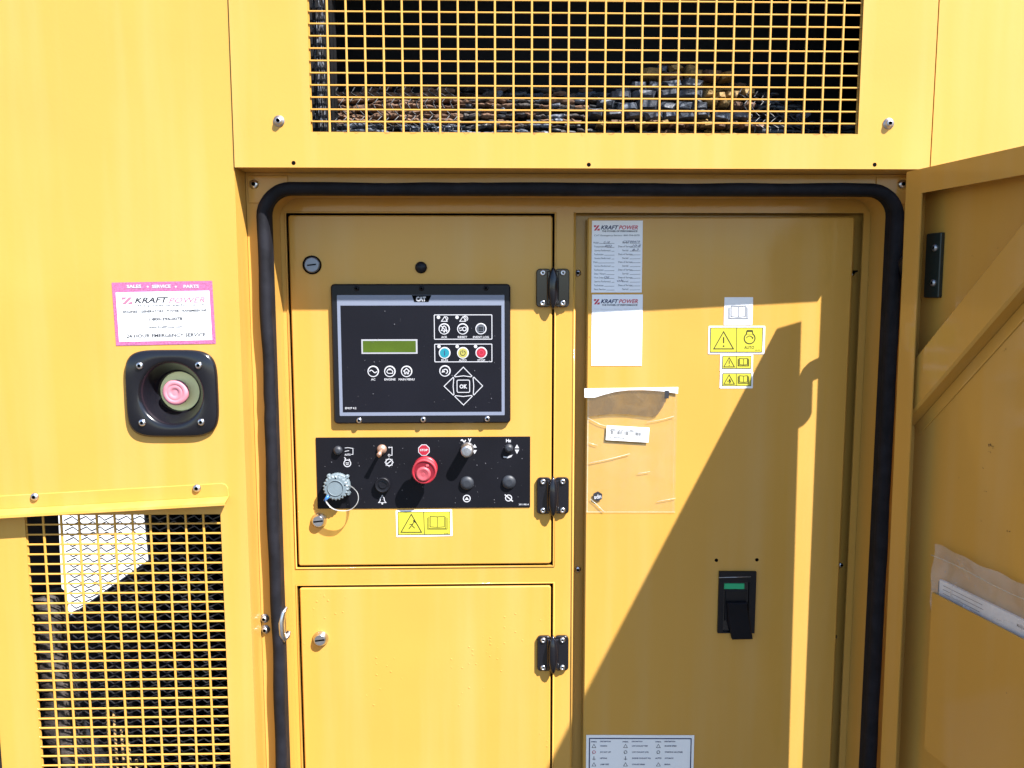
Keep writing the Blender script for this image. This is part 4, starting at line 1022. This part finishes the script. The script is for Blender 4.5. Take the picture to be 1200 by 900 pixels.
# legend sign, lower right
b = MB(BK); LG = (686.4, 861.5, 812, 975)
b.prism(b.rectpx(*LG), .0005, .0012, WHITE); c = .0015
b.stroke(b.rectpx(690.2, 865.3, 808.4, 971), 1.3 * BK.sc(750, 880), c, NAVY, True)
for x, sy, rows in ((696, 0, ('WARNING', 'DO NOT LIFT', 'LIFTING', 'LAMP TEST', 'BATTERY', 'EARTH')), (733, 0, ('LOW COOLANT TEMP', 'LOW COOLANT LEVEL', 'ENGINE COOLANT FILL', 'COOLANT DRAIN', 'OIL FILL', 'OIL DRAIN')), (771.5, 0, ('ENGINE SPEED', 'STARTING AID ETHER', 'AUTOMATIC', 'MANUAL', 'START', 'STOP'))):
    b.text('SYMBOL', x, 869.3, 7, 1.6, c, NAVY, .03); b.text('DESCRIPTION', x + 13.5, 869, 12.5, 1.6, c, NAVY, .03)
    for i, t in enumerate(rows):
        y = 874.2 + i * 7.2; b.text(t, x + 7 + len(t) * .62, y, len(t) * 1.16, 1.7, c, NAVY, .03)
        if x > 770 and i == 2: b.text('AUTO', x, y, 7.4, 2, c, NAVY, .04)
        elif i % 3 == 0: tri(b, x, y, 2.3, c, INK, .5)
        elif i % 3 == 1: b.ringpx(x, y, 1.8, .6, c, REDINK if x < 700 else INK, n=10); b.strokepx([(x - 1.3, y + 2.4), (x - 1.3, y)], .5, c, INK)
        else: b.strokepx([(x, y - 2.2), (x, y + 2.2)], .7, c, INK); b.strokepx([(x - 2, y + 1), (x + 2, y + 1)], .6, c + .0001, INK)
tag(b.build('legend_sign'), 'white symbol legend sign with navy border at the bottom of the breaker cover', 'sign')

# clear document pouch stuck on the breaker cover
PO = thing('document_pouch', 'empty clear plastic document pouch with white strip stuck below the service forms', 'pouch', BK.w(*BK.px(739, 600), 0))
b = MB(BK); nx_, nz_ = 22, 26; vs = []; fs = []
l_, t_ = b.P(687.5, 527); r_2 = b.P(792.5, 527)[0]; tt = b.P(740, 454.5)[1]; bo = b.P(740, 600.3)[1]
for j in range(nz_ + 1):
    for i in range(nx_ + 1):
        u_, v_ = i / nx_, j / nz_; edge = min(1, 8 * min(u_, 1 - u_)) * min(1, 8 * min(v_, 1 - v_) + .1)
        cc = .0006 + .6 * edge * (.0022 + .0011 * math.sin(u_ * 5 + v_ * 11) * math.cos(v_ * 8 - u_ * 3) + .0005 * math.sin(u_ * 21 + v_ * 9))
        vs.append((l_ + (r_2 - l_) * u_, bo + (tt - bo) * v_, cc))
for j in range(nz_):
    for i in range(nx_): kx = j * (nx_ + 1) + i; fs.append([kx, kx + 1, kx + nx_ + 2, kx + nx_ + 1])
b.add(b.loc(vs), fs, FILM, True)
k = BK.sc(740, 520)
for pts, w2 in ((((689, 490), (702, 497), (712, 500)), .8), (((690, 543), (715, 538), (738, 532)), .9), (((758, 495), (775, 492), (790, 488)), .8), (((748, 555), (762, 553)), .7), (((690, 519), (700, 522)), .7), (((692, 585), (700, 592), (708, 600)), 1.1), (((770, 588), (792, 584)), .7)):
    b.tube([(*b.P(x, y, .004), .0026) for x, y in pts], w2 * k * .6, FILMC, 6, flat=(.5, 1))
b.stroke([(l_ + .0015, bo + .001), (l_ + .0015, tt)], .0018, .0015, FILMC); b.stroke([(r_2 - .004, bo), (r_2 - .004, tt)], .0012, .0036, FILM)
b.stroke([(l_, bo + .001), (r_2, bo + .001)], .0014, .0018, FILMC)
b.build('film', PO)
b = MB(BK); arc = [(686.5, 470), (697, 466), (708, 462.5), (722, 459), (737, 457.3), (752, 457), (766, 457.8), (780, 459), (794.5, 461.5)]
lp = [b.P(x, y, .004) for x, y in [(684.8, 455.3), (685, 466)] + arc[1:] + [(795, 453.6)]]
b.prism(lp[::-1] if sum((lp[i - 1][0] * lp[i][1] - lp[i][0] * lp[i - 1][1]) for i in range(len(lp))) < 0 else lp, .0030, .0033, FILMW); b.build('seal_strip', PO)
b = MB(BK); lp = [b.P(x, y, .0045) for x, y in [(688.5, 467), (697, 466), (708, 462.5), (722, 459), (737, 457.3), (752, 457), (766, 457.8), (783, 459.5), (782, 466), (777, 477), (771, 486), (765, 489), (755, 488), (735, 485.5), (715, 485.5), (700, 487), (688.5, 488.5)]]
b.fill(lp[::-1], .0034, FILMD); b.build('mouth', PO)  # shadow inside the pouch mouth, put into the brown tint of this film
b = MB(BK); b.fill([b.P(x, y, .0055) for x, y in ((779.6, 457.6), (784.4, 458.2), (784, 467.2), (779.2, 466.8))][::-1], .0038, INK); b.build('tab', PO)
b = MB(BK); ce = b.P(735.8, 508.8, .006); k = BK.sc(736, 509); PF = Frame(BK.w(*ce, .0030), BK.u * math.cos(-.06) + BK.v * math.sin(-.06))
b = MB(PF); b.prism(rrect(0, 0, 50 * k, 17.5 * k, .0003, 2), 0, .0003, WHITE)
b.text('GENERATOR SET DOCUMENTS', 730, 504.3, 31, 2, .0005, INK, .02)
for i in range(30):
    x = -20.5 + i * 1.28; ww = random.choice((.4, .6, .9)); b.fill(rrect(x * k, .6 * k, ww * k, 4.2 * k), .0005, INK)
b.text('FT-R04NNN', 724, 513, 18, 1.9, .0005, INK, .03); b.build('barcode_label', PO)
b = MB(BK); a_, b_ = b.P(700.5, 582, .005); k = BK.sc(700, 582); b.fill(circle(a_, b_, 6 * k, 6, .5), .0032, INK); b.text('sdn', 700.3, 582, 8.5, 5, .0034, WPRINT, .03, rot=.15); b.build('pouch_mark', PO)

# circuit breaker handle in its cut-out
CB = thing('circuit_breaker', 'black circuit breaker handle with green flag set in the cover plate', 'circuit breaker', BK.w(*BK.px(863, 741), 0))
b = MB(BK); x0, y0, x1, y1 = 841.2, 669, 884.5, 741
out_ = b.rectpx(x0, y0, x1, y1, .0008); inn = b.rectpx(847, 681, 876.5, 739.5, .0015)
b.plate(out_, [inn], .0003, .0045, BLKPL)
for i in range(len(inn)):
    pass
b.fill(inn, .0006, BLKGL); b.build('bezel', CB)
b = MB(BK); b.prism(b.rectpx(849, 691, 874.5, 727, .001), .0008, .0025, BLKPL, .0006)
b.prism([b.P(*q) for q in ((850.5, 704), (874, 704), (877, 726), (880.5, 746.5), (856.5, 747), (852, 727))][::-1], .0026, .0105, PLATE, .002); b.build('handle', CB)
b = MB(BK); b.prism(b.rectpx(848, 683.3, 872, 690, .0004), .0008, .002, GREEN, .0004); b.build('flag', CB)
b = MB(BK); b.tube([(*b.P(842.5, 677, .005), .0046), (*b.P(880, 676, .005), .0046)], .0007, DULLZ, 6); b.build('highlight_line', CB)  # highlight along the top of the bezel, drawn as a pale metal line

# ================================================================== SIDE EMERGENCY STOP
ES = thing('emergency_stop', 'faded red emergency stop button in a black recessed guard on the side panel', 'emergency stop', SK.w(es_a, es_b, 0))
k = SK.sc(200, 462); b = MB(SK)
def squircle(a, b_, w_, h_, e=4.6, n=56):
    o = []
    for i in range(n):
        t = 2 * PI * i / n; cx_, sy_ = math.cos(t), math.sin(t)
        o.append((a + w_ / 2 * abs(cx_) ** (2 / e) * (1 if cx_ >= 0 else -1), b_ + h_ / 2 * abs(sy_) ** (2 / e) * (1 if sy_ >= 0 else -1)))
    return o
pa, pb = b.P(200.6, 461.6, .006); n = 56
ow, oh = 106.5 * k, 102.5 * k
rings = [[(a, c, .0003) for a, c in squircle(pa, pb, ow, oh)], [(a, c, .0045) for a, c in squircle(pa, pb, ow, oh)], [(a, c, .0075) for a, c in squircle(pa, pb, ow - .006, oh - .006)]]
for r, c in ((.0490, .0075), (.0468, .0066), (.0448, .004), (.0425, -.001), (.0400, -.007), (.0365, -.013), (.0330, -.020), (.0315, -.022), (.0300, -.023)):
    rings.append([(pa + r * math.cos(2 * PI * i / n), pb + r * math.sin(2 * PI * i / n), c) for i in range(n)])
vs = [q for r in rings for q in r]; fs = []
for kx in range(len(rings) - 1):
    for i in range(n): j = (i + 1) % n; fs.append([kx * n + i, kx * n + j, (kx + 1) * n + j, (kx + 1) * n + i])
b.add(b.loc(vs), fs, BLKGL, True)
b.lathe(pa, pb, [(.0300, -.023), (.0290, -.027), (.0287, -.030)], BLKPL, n)
b.build('guard', ES)
b = MB(SK); b.lathe(pa, pb, [(.031, -.029), (.0284, -.0275), (.015, -.0270)], OLIVE, 40, False, True); b.build('yellow_ring', ES)
b = MB(SK); b.lathe(pa, pb, [(.0110, -.0268), (.0110, -.019), (.0170, -.017), (.0187, -.013), (.0187, -.010), (.0174, -.0075), (.0120, -.0068), (.0116, -.0074), (.0105, -.0070), (.0060, -.0067), (.0057, -.0072), (.003, -.0070)], PINKB, 36, True, True); b.build('button', ES)
for x, y in ((164, 428.5), (233, 428), (167, 495.2), (236, 494.5)): screw(SK, x, y, .0052, ES, 'dome', .0075)
